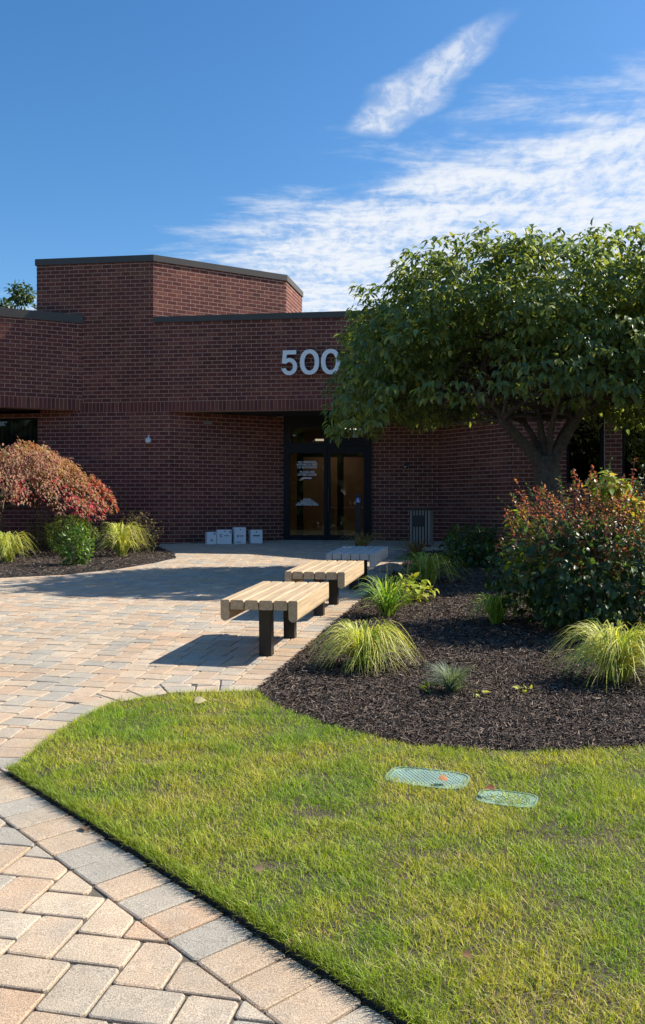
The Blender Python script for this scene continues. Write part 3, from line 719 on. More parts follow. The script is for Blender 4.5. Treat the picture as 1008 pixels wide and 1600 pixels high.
# windows
def window(Xa, Xb, z0, z1, blinds=False, mull=None):
    root = MB(); e = (P1(1)-P1(0)).normalized(); nn = Vector((e.y, -e.x))
    def q(X, z, d): p = P1(X); return Vector((p.x + nn.x*d, p.y + nn.y*d, z)) - BO
    def bar(Xa, Xb, za, zb, d0=-0.16, d1=-0.08):
        root.prism2([q(Xa, za, d1), q(Xb, za, d1), q(Xb, za, d0), q(Xa, za, d0)], [q(Xa, zb, d1), q(Xb, zb, d1), q(Xb, zb, d0), q(Xa, zb, d0)])
    w = 0.06
    bar(Xa, Xa+w, z0, z1); bar(Xb-w, Xb, z0, z1); bar(Xa+w, Xb-w, z0, z0+w, -0.155, -0.075); bar(Xa+w, Xb-w, z1-w, z1, -0.155, -0.085)
    for X in (mull or []): bar(X-0.03, X+0.03, z0+w, z1-w, -0.15, -0.085)
    wf = root.build('window', M['frame'], bld)
    root = MB(); bar(Xa+w, Xb-w, z0+w, z1-w, -0.124, -0.116); root.build('window_pane', M['winglass'], wf)
    root = MB(); bar(Xa-0.02, Xb+0.02, z0-0.05, z0-0.004, -0.15, 0.035); root.build('window_sill', M['coping'], wf)
    if blinds:
        X = Xa + 0.1
        while X < Xb - 0.1:
            root = MB(); bar(X, X+0.075, z0+0.05, z1-0.05, -0.30, -0.27); root.build('blind_slat', M['blind'], wf); X += 0.105
window(-8.8, -5.95, 1.46, 3.30, True, [-7.4])
window(4.70, 5.41, 1.87, 3.27, False); window(5.73, 7.4, 1.87, 3.27); window(7.72, 9.0, 1.87, 3.27)
# the wall left of the first window pane
mb = MB(); mb.prism2([Vector((*P1(-10), 1.4))-BO, Vector((*P1(-8.8), 1.4))-BO, Vector((*(P1(-8.8)+Vector((0, .2))), 1.4))-BO, Vector((*(P1(-10)+Vector((0, .2))), 1.4))-BO],
    [Vector((*P1(-10), 3.3))-BO, Vector((*P1(-8.8), 3.3))-BO, Vector((*(P1(-8.8)+Vector((0, .2))), 3.3))-BO, Vector((*(P1(-10)+Vector((0, .2))), 3.3))-BO]); mb.build('outer_wall', M['brick'], bld)

# address numerals 500
def digit(outl, holes=None, depth=0.05):
    """outl / holes: lists of (x,y); returns (front mesh data V,F)"""
    if holes is None:
        n = len(outl); V = [(x, -depth, y) for x, y in outl] + [(x, 0, y) for x, y in outl]
        return V, [tuple(range(n))], [(i, n+i, n+(i+1) % n, (i+1) % n) for i in range(n)]
    n = len(outl); V = [(x, -depth, y) for x, y in outl] + [(x, -depth, y) for x, y in holes] + [(x, 0, y) for x, y in outl] + [(x, 0, y) for x, y in holes]
    Fq = [(i, (i+1) % n, n+(i+1) % n, n+i) for i in range(n)]
    Sd = [(i, 2*n+i, 2*n+(i+1) % n, (i+1) % n) for i in range(n)] + [(n+i, n+(i+1) % n, 3*n+(i+1) % n, 3*n+i) for i in range(n)]
    return V, Fq, Sd
def arc(cx, cy, rx, ry, a0, a1, n): return [(cx + rx*math.cos(R(a0+(a1-a0)*i/n)), cy + ry*math.sin(R(a0+(a1-a0)*i/n))) for i in range(n+1)]
def sup(w, h, ex, n=48):
    o = []
    for i in range(n):
        t = 2*math.pi*i/n; c, s_ = math.cos(t), math.sin(t); o.append((0.385 + w*math.copysign(abs(c)**(2/ex), c), 0.5 + h*math.copysign(abs(s_)**(2/ex), s_)))
    return o
five = [(0.10, 0.99), (0.66, 0.99), (0.66, 0.815), (0.265, 0.815), (0.24, 0.635)] + arc(0.365, 0.335, 0.335, 0.345, 107, -168, 30) + arc(0.365, 0.335, 0.155, 0.185, -162, 142, 24) + [(0.055, 0.47)]
HN = 0.50
e1_ = (P1(1)-P1(0)).normalized()
def p1x(u): r = (u-504)/FPX; y = (17.8-0.1317*4)/(1+0.1317*r); return r*y, y
x5, y5 = p1x(440); zb = zpix(587.5, y5)
nrm1 = Vector((e1_.y, -e1_.x))
num = empty('address_numerals', (x5 + nrm1.x*0.06, y5 + nrm1.y*0.06, zb), math.atan2(e1_.y, e1_.x))
tag(num, 'large white raised numerals reading 500 on the brick fascia', 'sign')
for k, (ol, hl, xo) in enumerate(((five, None, 0.0), (sup(0.405, 0.505, 2.2), sup(0.215, 0.34, 2.1), 0.86), (sup(0.405, 0.505, 2.2), sup(0.215, 0.34, 2.1), 1.77))):
    V, Fq, Sd = digit([(x*HN*0.96, y*HN) for x, y in ol], [(x*HN*0.96, y*HN) for x, y in hl] if hl else None)
    me = np_mesh('digit', V, Fq + Sd); o = mobj('digit', me, M['numeral'], num); me.materials.append(M['numside']); o.location = (xo*HN*0.93, 0, 0)
    for i, p in enumerate(me.polygons): p.material_index = 0 if i < len(Fq) else 1
    bm = bmesh.new(); bm.from_mesh(me); bmesh.ops.recalc_face_normals(bm, faces=bm.faces[:]); bmesh.ops.triangulate(bm, faces=[f for f in bm.faces if len(f.verts) > 4]); bm.to_mesh(me); bm.free()
    for sx in (0.15, 0.5):
        s_ = MB(); s_.box((sx*HN, 0, 0.45*HN if sx < 0.2 else 0.2*HN), (sx*HN+0.01, 0.055, 0.45*HN+0.01 if sx < 0.2 else 0.2*HN+0.01)); s_.build('standoff_pin', M['numside'], o)

# ------------------------------------------------------------------ benches
def rounded(x0, x1, z0, z1, rt, rb, n=5):
    """cross-section outline, CCW seen from -x; (y,z)"""
    o = []
    for cx, cz, r, a0 in ((x1-rb, z0+rb, rb, -90), (x1-rt, z1-rt, rt, 0), (x0+rt, z1-rt, rt, 90), (x0+rb, z0+rb, rb, 180)):
        for i in range(n+1):
            a = R(a0 + 90*i/n); o.append((cx + r*math.cos(a), cz + r*math.sin(a)))
    return o
def extr(o, xa, xb):
    m = MB(); m.prism2([(xa, y, z) for y, z in o], [(xb, y, z) for y, z in o]); return m
def make_bench(pos, wood, label):
    b = empty('bench', (pos[0], pos[1], gz(pos[1])), AX, -math.atan(SLOPE*math.sin(AX)))
    tag(b, label, 'bench', 'slatted benches along the mulch bed')
    Lh = 0.585; HT = 0.452; y = -0.2965
    ws = [0.068] + [0.102]*4 + [0.068]
    for i, w in enumerate(ws):
        if i in (0, 5): o = rounded(y, y+w, HT-0.158, HT, 0.007, 0.031)
        else: o = rounded(y, y+w, HT-0.072, HT-0.001, 0.013, 0.010)
        extr(o, -Lh - random.uniform(0, 0.003), Lh + random.uniform(0, 0.003)).build('slat', M[wood], b)
        y += w + 0.0095
    for sx in (-0.375, 0.375):
        m = MB(); m.box((sx-0.045, -0.0475, -0.05), (sx+0.045, 0.0475, HT-0.085)); m.build('post', M['black'], b, bevel=0.004)
        m = MB(); m.box((sx-0.03, -0.225, HT-0.0845), (sx+0.03, 0.225, HT-0.0735)); m.build('crossbar', M['black'], b)
    return b
pb = [Vector((-0.352, 7.0)) + aX*0.0, Vector((0.045, 8.92)), Vector((0.455, 10.87))]
make_bench(pb[0], 'wood', 'pale wooden slatted bench on black posts beside the variegated sedge clump')
make_bench(pb[1], 'wood', 'pale wooden slatted bench standing between the other pale bench and the grey one')
make_bench(pb[2], 'greywood', 'grey weathered slatted bench in the shade near the entrance')

# ------------------------------------------------------------------ street furniture and small things
# litter bin
bp = gpt(659, 853.5); lb = empty('litter_bin', (bp.x, bp.y, gz(bp.y)), R(-16)); tag(lb, 'grey slatted litter bin with square opening by the brick wall', 'litter bin')
w = 0.185; hb = 0.74
m = MB(); m.box((-w+0.02, -w+0.02, 0.0), (w-0.02, w-0.02, hb-0.02)); m.build('liner', M['black'], lb)
for side in range(4):
    for i in range(7):
        x = -w + 0.012 + i*(2*w-0.024)/6; m = MB()
        segs = [(0.03, hb-0.03)]
        if side == 0 and 1 <= i <= 4: segs = [(0.03, hb-0.35), (hb-0.13, hb-0.03)]
        for z0, z1 in segs: m.box((x-0.017, -w-0.014, z0), (x+0.017, -w+0.004, z1))
        o = m.build('slat', M['binslat'], lb); o.rotation_euler = (0, 0, side*math.pi/2)
m = MB(); m.box((-w-0.035, -w-0.035, hb-0.025), (w+0.035, w+0.035, hb+0.012)); m.build('lid', M['black'], lb, bevel=0.008)
m = MB(); x0 = -w+0.012+0.6*(2*w-0.024)/6; x1 = -w+0.012+4.45*(2*w-0.024)/6
m.box((x0, -w-0.004, hb-0.35), (x1, -w+0.018, hb-0.13)); m.build('opening', M['black'], lb)
# door push-button bollard
by_ = 16.9; bx_ = (559.7-504)/FPX*by_; bo = empty('push_button_bollard', (bx_, by_, gz(by_)), R(-4)); tag(bo, 'slim dark bollard with blue wheelchair push plate before the door', 'bollard')
m = MB(); m.box((-0.052, -0.045, -0.02), (0.052, 0.045, 0.985)); m.build('post', M['black'], bo, bevel=0.01)
m = MB(); m.prism2([(-0.052, -0.045, 0.986), (0.052, -0.045, 0.986), (0.052, 0.045, 0.986), (-0.052, 0.045, 0.986)], [(-0.03, -0.03, 1.03), (0.03, -0.03, 1.03), (0.03, 0.03, 1.03), (-0.03, 0.03, 1.03)]); m.build('cap', M['black'], bo)
m = MB(); m.box((-0.046, -0.055, 0.86), (0.046, -0.044, 0.955)); pl = m.build('push_plate', M['blue'], bo, bevel=0.002)
m = MB()
n_ = 14; ring = []
for k in range(n_):      # wheel, head and body of the wheelchair symbol
    a0 = R(-250 + 290*k/n_); a1 = R(-250 + 290*(k+1)/n_)
    m.add([(-0.006+0.024*math.cos(a0), -0.0565, 0.893+0.024*math.sin(a0)), (-0.006+0.024*math.cos(a1), -0.0565, 0.893+0.024*math.sin(a1)), (-0.006+0.016*math.cos(a1), -0.0565, 0.893+0.016*math.sin(a1)), (-0.006+0.016*math.cos(a0), -0.0565, 0.893+0.016*math.sin(a0))], [(0, 1, 2, 3)])
m.add([(-0.006+0.009*math.cos(2*math.pi*k/10), -0.0565, 0.942+0.009*math.sin(2*math.pi*k/10)) for k in range(10)], [tuple(range(10))])
for q in (((-0.012, 0.93), (0.001, 0.93), (0.001, 0.905), (-0.012, 0.905)), ((0.001, 0.915), (0.016, 0.915), (0.016, 0.906), (0.001, 0.906)), ((0.008, 0.9055), (0.018, 0.9055), (0.03, 0.878), (0.02, 0.876))):
    m.add([(x, -0.0565, z) for x, z in q], [(0, 1, 2, 3)])
m.build('wheelchair_symbol', M['vinyl'], pl)
# wall bell
bxx, byy = p1x(233); zc = zpix(688.5, byy)
wb = empty('alarm_bell', (bxx + nrm1.x*0.008, byy + nrm1.y*0.008, zc), math.atan2(e1_.y, e1_.x)); tag(wb, 'round pale alarm bell mounted on the brick wall', 'alarm bell')
def ycyl(r0, r1, y0, y1, n=24):
    m = MB(); m.prism2([(r0*math.cos(2*math.pi*i/n), y0, r0*math.sin(2*math.pi*i/n)) for i in range(n)], [(r1*math.cos(2*math.pi*i/n), y1, r1*math.sin(2*math.pi*i/n)) for i in range(n)]); return m
ycyl(0.03, 0.03, 0.0, -0.05).build('mount', M['black'], wb)
ycyl(0.066, 0.045, -0.05, -0.085).build('gong', M['bellgrey'], wb)
m = MB(); m.box((-0.011, -0.03, 0.06), (0.011, -0.004, 0.115)); m.build('strobe', M['bellgrey'], wb)
# small camera on the right wall
cxx, cyy = pdx(634); zc = zpix(728, cyy)
wc = empty('wall_fixture', (cxx + nD.x*0.008, cyy + nD.y*0.008, zc), dx); tag(wc, 'small black wall fixture with pale lens on brick beside the door', 'wall fixture')
m = MB(); m.box((-0.035, -0.02, -0.05), (0.035, 0.0, 0.06)); m.build('backplate', M['black'], wc)
m = MB(); m.box((-0.03, -0.11, -0.035), (0.03, -0.02, 0.03)); m.build('housing', M['black'], wc, bevel=0.008)
m = MB(); m.box((-0.028, -0.117, -0.032), (0.018, -0.1105, -0.014)); m.build('lens', M['bellgrey'], wc)
# soffit downlight, wall vent and lobby lights, the rear pair added as unseen fill
m = MB(); m.cyl((0, 0), 0.09, 0.075, -0.012, 0.0, 24); o = m.build('soffit_downlight', M['bellgrey']); yd = (SOF-CAM_H)*FPX/(795-652.5); o.location = ((437-504)/FPX*yd, yd, SOF+0.0195)
tag(o, 'small round pale downlight in the dark entrance soffit', 'ceiling light')
m = MB(); m.box((-0.085, -0.03, -0.035), (0.085, 0.0, 0.035)); o = m.build('wall_vent', M['binslat'])
sp0, sp1 = Vector((-3.13, 17.69)), Vector((-0.83, 18.86)); es = (sp1-sp0).normalized(); q = sp0 + es*0.82; o.location = (q.x + es.y*0.01, q.y - es.x*0.01, 3.17); o.rotation_euler = (0, 0, math.atan2(es.y, es.x))
tag(o, 'small grey rectangular vent high on the slanted entrance wall', 'vent')
for u0, u1, yy, d, lab in ((500, 541, 19.25, 0.17, 'long lit warm ceiling light just inside the glass entrance'), (535, 559, 20.4, 0.17, 'short lit warm ceiling light deeper inside the lobby')):
    t = empty('lobby_ceiling_or_fill_light', ((u0+u1-1008)/2/FPX*yy, yy, 3.29)); tag(t, lab, 'ceiling light', 'lit lobby ceiling lights'); hw = (u1-u0)/2/FPX*yy
    m = MB(); m.box((-hw-0.02, -0.02, -0.02), (hw+0.02, d+0.02, 0.0)); m.build('housing', M['bellgrey'], t)
    m = MB(); m.box((-hw, 0, -0.026), (hw, d, -0.0205)); m.build('diffuser', M['lamp'], t)
for yy, lab in ((23.5, 'added fill light over the lobby table, hidden behind the door header'), (25.0, 'added fill light at the back wall of the lobby, out of view')):  # extra panels above the door header's sightline, added to brighten the lobby
    t = empty('lobby_ceiling_or_fill_light', (0.4, yy, 3.29)); tag(t, lab, 'ceiling light', 'lit lobby ceiling lights')
    m = MB(); m.box((-0.62, -0.02, -0.02), (0.62, 0.62, 0.0)); m.build('housing', M['bellgrey'], t)
    m = MB(); m.box((-0.6, 0, -0.026), (0.6, 0.6, -0.0205)); m.build('diffuser', M['lampfill'], t)
# lobby table with a potted plant and counter seen through the door
lt = empty('lobby_table', (0.75, 22.6, FLZ)); tag(lt, 'low lobby table seen through the glass door', 'table')
m = MB(); m.box((-0.55, -0.3, 0.70), (0.55, 0.3, 0.74)); m.build('table_top', M['vinyl'], lt)
for sx in (-0.48, 0.48):
    for sy in (-0.24, 0.24):
        m = MB(); m.box((sx-0.025, sy-0.025, 0), (sx+0.025, sy+0.025, 0.70)); m.build('leg', M['binslat'], lt)
# white cartons by the slanted wall
def carton(u0, u1, v0, v1, rz, dep, label, marks):
    base = gpt((u0+u1)/2, v1); sc = FPX/base.y; wd = (u1-u0)/sc; h = (v1-v0)/sc
    t = empty('carton', (base.x, base.y, gz(base.y) + 0.001), rz); tag(t, label, 'carton', 'white cartons by the entrance wall')
    m = MB(); m.box((-wd/2, 0, 0), (wd/2, dep, h)); m.build('box', M['white'], t, bevel=0.006)
    m = MB(); m.box((-wd/2+0.002, dep*0.5-0.006, h), (wd/2-0.002, dep*0.5+0.006, h+0.003)); m.build('lid_seam', M['inkgrey'], t)
    for nm, mt, (a, b, c, d) in marks:
        m = MB(); m.box((-wd/2 + a*wd, -0.0025, c*h), (-wd/2 + b*wd, -0.0005, d*h)); m.build(nm, M[mt], t)
    return t, wd, h
carton(323.5, 338.5, 831.5, 850.5, R(16), 0.26, 'smallest white carton at the end of the row, plain grey mark low on its front', [('printed_mark', 'ink', (0.72, 0.86, 0.78, 0.92)), ('printed_mark', 'inkgrey', (0.38, 0.62, 0.25, 0.42))])
t2, w2, h2 = carton(339, 362, 828, 850.3, R(9), 0.27, 'white carton with a dark ring logo and grey lettering', [('printed_lettering', 'inkgrey', (0.5, 0.82, 0.55, 0.64)), ('printed_mark', 'ink', (0.86, 0.94, 0.78, 0.92)), ('printed_mark', 'ink', (0.48, 0.58, 0.86, 0.93))])
m = MB()
for k in range(12):
    a0, a1 = R(60+290*k/12), R(60+290*(k+1)/12); ro, ri = 0.032, 0.014 + 0.010*abs(math.cos((a0+a1)/4)); cx = -w2*0.2
    m.add([(cx+ro*math.cos(a0), -0.003, h2*0.6+ro*math.sin(a0)), (cx+ro*math.cos(a1), -0.003, h2*0.6+ro*math.sin(a1)), (cx+ri*math.cos(a1), -0.003, h2*0.6+ri*math.sin(a1)), (cx+ri*math.cos(a0), -0.003, h2*0.6+ri*math.sin(a0))], [(0, 1, 2, 3)])
m.build('ring_logo', M['ink'], t2)
carton(366, 384.5, 824.2, 849.8, R(14), 0.27, 'tallest white carton of the row by the brick wall', [('printed_mark', 'ink', (0.25, 0.38, 0.42, 0.53)), ('printed_lettering', 'inkgrey', (0.48, 0.8, 0.44, 0.52)), ('printed_lettering', 'ink', (0.15, 0.6, 0.09, 0.13)), ('printed_mark', 'ink', (0.48, 0.58, 0.84, 0.9))])
carton(391.5, 410.3, 828.2, 849.2, R(14), 0.27, 'white carton with one bold dark line of lettering, set apart nearest the door', [('printed_lettering', 'ink', (0.2, 0.78, 0.53, 0.62)), ('printed_mark', 'ink', (0.46, 0.56, 0.82, 0.9))])
# valve box lids
for ((cx, cy), a, b, r), lab in zip(LIDS, ('larger green plastic valve box lid set in the lawn', 'smaller green valve box lid half buried in the grass')):
    t = empty('valve_box', (cx, cy, gz(cy)), r); t.rotation_euler = (TILT, 0, r); tag(t, lab, 'valve box', 'valve boxes in the lawn')
    out = [(a*math.copysign(abs(math.cos(2*math.pi*i/40))**0.5, math.cos(2*math.pi*i/40)), b*math.copysign(abs(math.sin(2*math.pi*i/40))**0.5, math.sin(2*math.pi*i/40))) for i in range(40)]
    m = MB(); m.prism([(x*0.93, y*0.9) for x, y in out], -0.02, 0.018); m.build('lid', M['lid'], t)
    m = MB(); N_ = len(out); A_ = [(x, y, -0.02) for x, y in out]; B_ = [(x, y, 0.021) for x, y in out]; C_ = [(x*0.95, y*0.925, 0.021) for x, y in out]; D_ = [(x*0.95, y*0.925, 0.0) for x, y in out]
    m.add(A_ + B_ + C_ + D_, [(r_*N_+i, r_*N_+(i+1) % N_, (r_+1)*N_+(i+1) % N_, (r_+1)*N_+i) for r_ in range(3) for i in range(N_)]); m.build('rim', M['lid'], t)
    m = MB()
    for i in range(-9, 10):
        for j in range(-10, 11):
            x, y = i*0.021 + (0.0105 if j % 2 else 0), j*0.0125
            if abs(x/(a-0.03))**3 + abs(y/(b-0.03))**3 < 1:
                m.prism2([(x-0.0085, y, 0.018), (x, y-0.0085, 0.018), (x+0.0085, y, 0.018), (x, y+0.0085, 0.018)], [(x-0.005, y, 0.0205), (x, y-0.005, 0.0205), (x+0.005, y, 0.0205), (x, y+0.005, 0.0205)])
    tag(m.build('grip_studs', M['lid'], t), kind='stuff')

# ------------------------------------------------------------------ plants
LEAF_V = np.array([(0,0,0), (0.28,-0.5,0.10), (0.30,0,0), (0.28,0.5,0.10), (0.66,-0.40,0.04), (0.68,0,-0.06), (0.66,0.40,0.04), (1,0,-0.2)])
LEAF_F = [(0,1,2), (0,2,3), (1,4,5), (1,5,2), (2,5,6), (2,6,3), (4,7,5), (5,7,6)]
def norm(a): return a / np.maximum(np.linalg.norm(a, axis=1), 1e-9)[:, None]
def leaves(P, D, N, L, W, col):
    """leaf meshes: base P, direction D, approx normal N, length L, width W"""
    n = len(P); D = norm(D); S_ = norm(np.cross(N, D)); U = np.cross(D, S_)
    V = P[:, None, :] + D[:, None, :]*(LEAF_V[None, :, 0]*L[:, None])[..., None] + S_[:, None, :]*(LEAF_V[None, :, 1]*W[:, None])[..., None] + U[:, None, :]*(LEAF_V[None, :, 2]*L[:, None])[..., None]
    b = (np.arange(n)*8)[:, None]; F = np.stack([b + np.array(f)[None] for f in LEAF_F], 1).reshape(-1, 3)
    return V.reshape(-1, 3), F, np.repeat(col, 8, 0)
def crown_mesh(name, parts, m, parent):
    V, F, K = [], [], []; o = 0
    for v, f, c in parts: V.append(v); F.append(f + o); K.append(c); o += len(v)
    return tag(mobj(name, np_mesh(name, np.concatenate(V), np.concatenate(F), np.concatenate(K)), m, parent), kind='stuff')
def rdir(n): return norm(RNG.normal(0, 1, (n, 3)))
def jitter(base, n, lo, hi): return np.array(base)*RNG.uniform(lo, hi, (n, 1))

def tuft(name, u, v, label, cat, n, h, spread, width, cols, mt='grass', group=None, droop=1.0, scale=1.0, segs=6):
    """arching-blade clump; base at photo pixel u,v on the ground"""
    p = gpt(u, v); t = empty(name, (p.x, p.y, gz(p.y)+0.01)); tag(t, label, cat, group)
    a = RNG.uniform(0, 2*np.pi, n); D = np.stack([np.cos(a), np.sin(a)], 1); r0 = spread*0.16*np.sqrt(RNG.random(n))
    H = h*RNG.uniform(0.35, 1.15, n); reach = spread*(0.12 + 1.0*RNG.random(n)**0.75)
    T = np.linspace(0, 1, segs+1); side = np.stack([-D[:, 1], D[:, 0]], 1)
    aend = np.clip((1.35 + 1.75*np.clip(reach/spread, 0, 1)**0.8*RNG.uniform(0.8, 1.15, n))*droop, 1.2, 2.98)
    rows = []
    lat = RNG.normal(0, 0.26, n)*spread
    for tt in T:
        x = r0 + reach*tt**1.15; z = H*np.sin(tt**0.85*aend)*np.where(aend > 1.57, 1, 1/np.sin(aend))
        c = np.zeros((n, 3)); c[:, :2] = D*x[:, None] + side*(lat*tt*tt)[:, None]; c[:, 2] = np.maximum(z, -0.0 + 0.004*tt)
        w = width*(1 - tt**2.2)*0.5 + 0.0004
        l = c.copy(); r_ = c.copy(); l[:, :2] -= side*w[..., None] if np.ndim(w) else side*w; r_[:, :2] += side*w; l[:, 2] += w*0.5; rows += [l, r_]
    V = np.stack(rows, 1).reshape(-1, 3); m_ = 2*(segs+1); b = (np.arange(n)*m_)[:, None]
    F = np.stack([b + np.array([2*k, 2*k+1, 2*k+3, 2*k+2])[None] for k in range(segs)], 1).reshape(-1, 4)
    idx = RNG.integers(0, len(cols), n); cc = np.array(cols)[idx]*RNG.uniform(0.75, 1.2, (n, 1))
    tag(mobj('blades', np_mesh('blades', V, F, np.repeat(cc, segs, 0)), M[mt], t), kind='stuff')
    return t
YG = [(0.66,0.63,0.17), (0.56,0.56,0.11), (0.42,0.48,0.08), (0.24,0.34,0.05), (0.70,0.66,0.30)]
tuft('sedge_clump', 570, 1046, 'rounded yellow variegated sedge clump at the mulch edge before the near bench', 'sedge', 620, 0.29, 0.36, 0.007, YG, droop=0.93)
tuft('sedge_clump', 965, 1068, 'large variegated sedge clump in front of the red and green shrub', 'sedge', 620, 0.35, 0.42, 0.008, YG, droop=0.9)
tuft('fescue_clump', 707, 1086, 'small blue-green fescue tuft alone on the dark mulch', 'grass', 420, 0.17, 0.17, 0.0032, [(0.20,0.27,0.20), (0.24,0.30,0.20), (0.28,0.30,0.18), (0.15,0.21,0.15)], droop=0.6)
GR = [(0.18,0.34,0.05), (0.27,0.42,0.07), (0.38,0.47,0.08), (0.12,0.24,0.04)]
tuft('daylily_clump', 606, 966, 'bright green strappy clump beside the middle bench', 'grass', 150, 0.36, 0.34, 0.014, GR, droop=0.75)
tuft('sedge_clump', 668, 914, 'arching yellow-green clump on the mulch beyond the lime plant', 'sedge', 200, 0.36, 0.50, 0.015, [(0.46,0.48,0.08), (0.28,0.38,0.06), (0.55,0.54,0.13), (0.17,0.27,0.04)])
tuft('grass_clump', 775, 978, 'small bright green grass clump alone amid the mulch left of the shrub', 'grass', 190, 0.26, 0.27, 0.013, [(0.36,0.50,0.07), (0.44,0.52,0.09), (0.20,0.34,0.04)], droop=0.85)
tuft('dry_grass_clump', 566, 860, 'dry golden grass tuft behind the grey bench', 'grass', 90, 0.30, 0.42, 0.016, [(0.42,0.28,0.10), (0.33,0.22,0.08), (0.28,0.26,0.08)], droop=0.8)
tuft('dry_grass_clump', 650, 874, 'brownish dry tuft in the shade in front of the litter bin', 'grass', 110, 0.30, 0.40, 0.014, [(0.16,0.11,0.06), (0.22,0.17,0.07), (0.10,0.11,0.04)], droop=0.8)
tuft('sedge_clump', 190, 870, 'yellow grass clump next to the twiggy shrub by the wall', 'sedge', 330, 0.52, 0.46, 0.012, YG, droop=0.9)
tuft('sedge_clump', 12, 880, 'yellow grass clump under the red maple trunk', 'sedge', 330, 0.44, 0.42, 0.012, YG, droop=0.9)
# dry seed stalks rising from the green clump
p = gpt(614, 958); t = empty('dry_flower_stalks', (p.x, p.y, gz(p.y))); tag(t, 'thin grey dry flower stalks standing beside the bench end', 'stalks')
for k in range(9):
    m = MB(); a = random.uniform(0, 6.28); r = random.uniform(0.02, 0.16); x, y = random.uniform(-0.16, 0.12), random.uniform(-0.12, 0.12); h = random.uniform(0.36, 0.62)
    m.tube([(x, y, 0), (x+r*0.3*math.cos(a), y+r*0.3*math.sin(a), h*0.5), (x+r*math.cos(a), y+r*math.sin(a), h)], [0.003, 0.0028, 0.006], 5); m.build('stalk', M['twig'], t)

def leafy(name, u, v, label, cat, comps, stems=8, mt='leaf', hgt=0.5, wid=0.3, group=None, sprigs=None):
    """comps: (n, centre offset, radii, shell, L, Wratio, cols, droop)"""
    p = gpt(u, v); t = empty(name, (p.x, p.y, gz(p.y))); tag(t, label, cat, group)
    parts = []
    for (n, c, rad, shell, L, wr, cols, droop) in comps:
        d = rdir(n); rr = (1 - shell*RNG.random(n)**1.6); lump = 0.78 + 0.42*vnoise(d[:, 0]*3+9, d[:, 1]*3+d[:, 2]*4+9, 1.5, 21)
        Q = np.array(c) + d*np.array(rad)*(rr*lump)[:, None]; k = Q[:, 2] > 0.02; Q, d = Q[k], d[k]; m_ = len(Q)
        D = d*0.8 + rdir(m_)*0.8 + np.array([0, 0, -droop]); N = d*0.6 + np.array([0, 0, 0.8]) + rdir(m_)*0.5
        l = L*RNG.uniform(0.6, 1.25, m_); cc = np.array(cols)[RNG.integers(0, len(cols), m_)]*RNG.uniform(0.7, 1.25, (m_, 1))
        parts.append(leaves(Q, D, N, l, l*wr, cc))
    if sprigs:
        ns, c, rad, L0, cols = sprigs; tw = MB()
        for _ in range(ns):
            d = rdir(1)[0]; d[2] = abs(d[2]); b0 = np.array(c) + d*np.array(rad)*0.85; g = d*0.6 + np.array([0, 0, 0.75]) + rdir(1)[0]*0.35; g = g/np.linalg.norm(g); ln = random.uniform(0.16, 0.42)
            m_ = 16; q = RNG.uniform(0.25, 1, m_)*ln; Q = b0 + g*q[:, None] + np.array([0, 0, -0.35])*(q**2)[:, None]; D = rdir(m_)*0.9 + g*0.6; l = L0*RNG.uniform(0.6, 1.3, m_)
            cc = np.array(cols)[random.randrange(len(cols))]*RNG.uniform(0.7, 1.3, (m_, 1)); parts.append(leaves(Q, D, np.array([[0, 0, 1.0]])+rdir(m_)*0.5, l, l*0.55, cc))
            tw.tube([b0, b0+g*ln*0.5+np.array([0, 0, -0.09*ln*ln]), b0+g*ln+np.array([0, 0, -0.35*ln*ln])], [0.004, 0.003, 0.0015], 4)
        tag(tw.build('shoots', M['twig'], t), kind='stuff')
    crown_mesh('foliage', parts, M[mt], t)
    for k in range(stems):
        m = MB(); a = random.uniform(0, 6.28); r = wid*random.uniform(0.3, 0.9); h = hgt*random.uniform(0.55, 0.92)
        m.tube([(0.04*math.cos(a), 0.04*math.sin(a), 0), (r*0.5*math.cos(a+.2), r*0.5*math.sin(a+.2), h*0.55), (r*math.cos(a), r*math.sin(a), h)], [0.010, 0.007, 0.004], 5); m.build('stem', M['twig'], t)
    return t
RED = [(0.30,0.09,0.06), (0.38,0.15,0.08), (0.23,0.075,0.06), (0.42,0.21,0.10), (0.36,0.09,0.085), (0.21,0.17,0.075)]
DKG = [(0.05,0.10,0.03), (0.07,0.13,0.04), (0.04,0.08,0.03), (0.09,0.15,0.04)]
LIM = [(0.30,0.36,0.05), (0.38,0.36,0.06), (0.22,0.32,0.05), (0.42,0.30,0.08)]
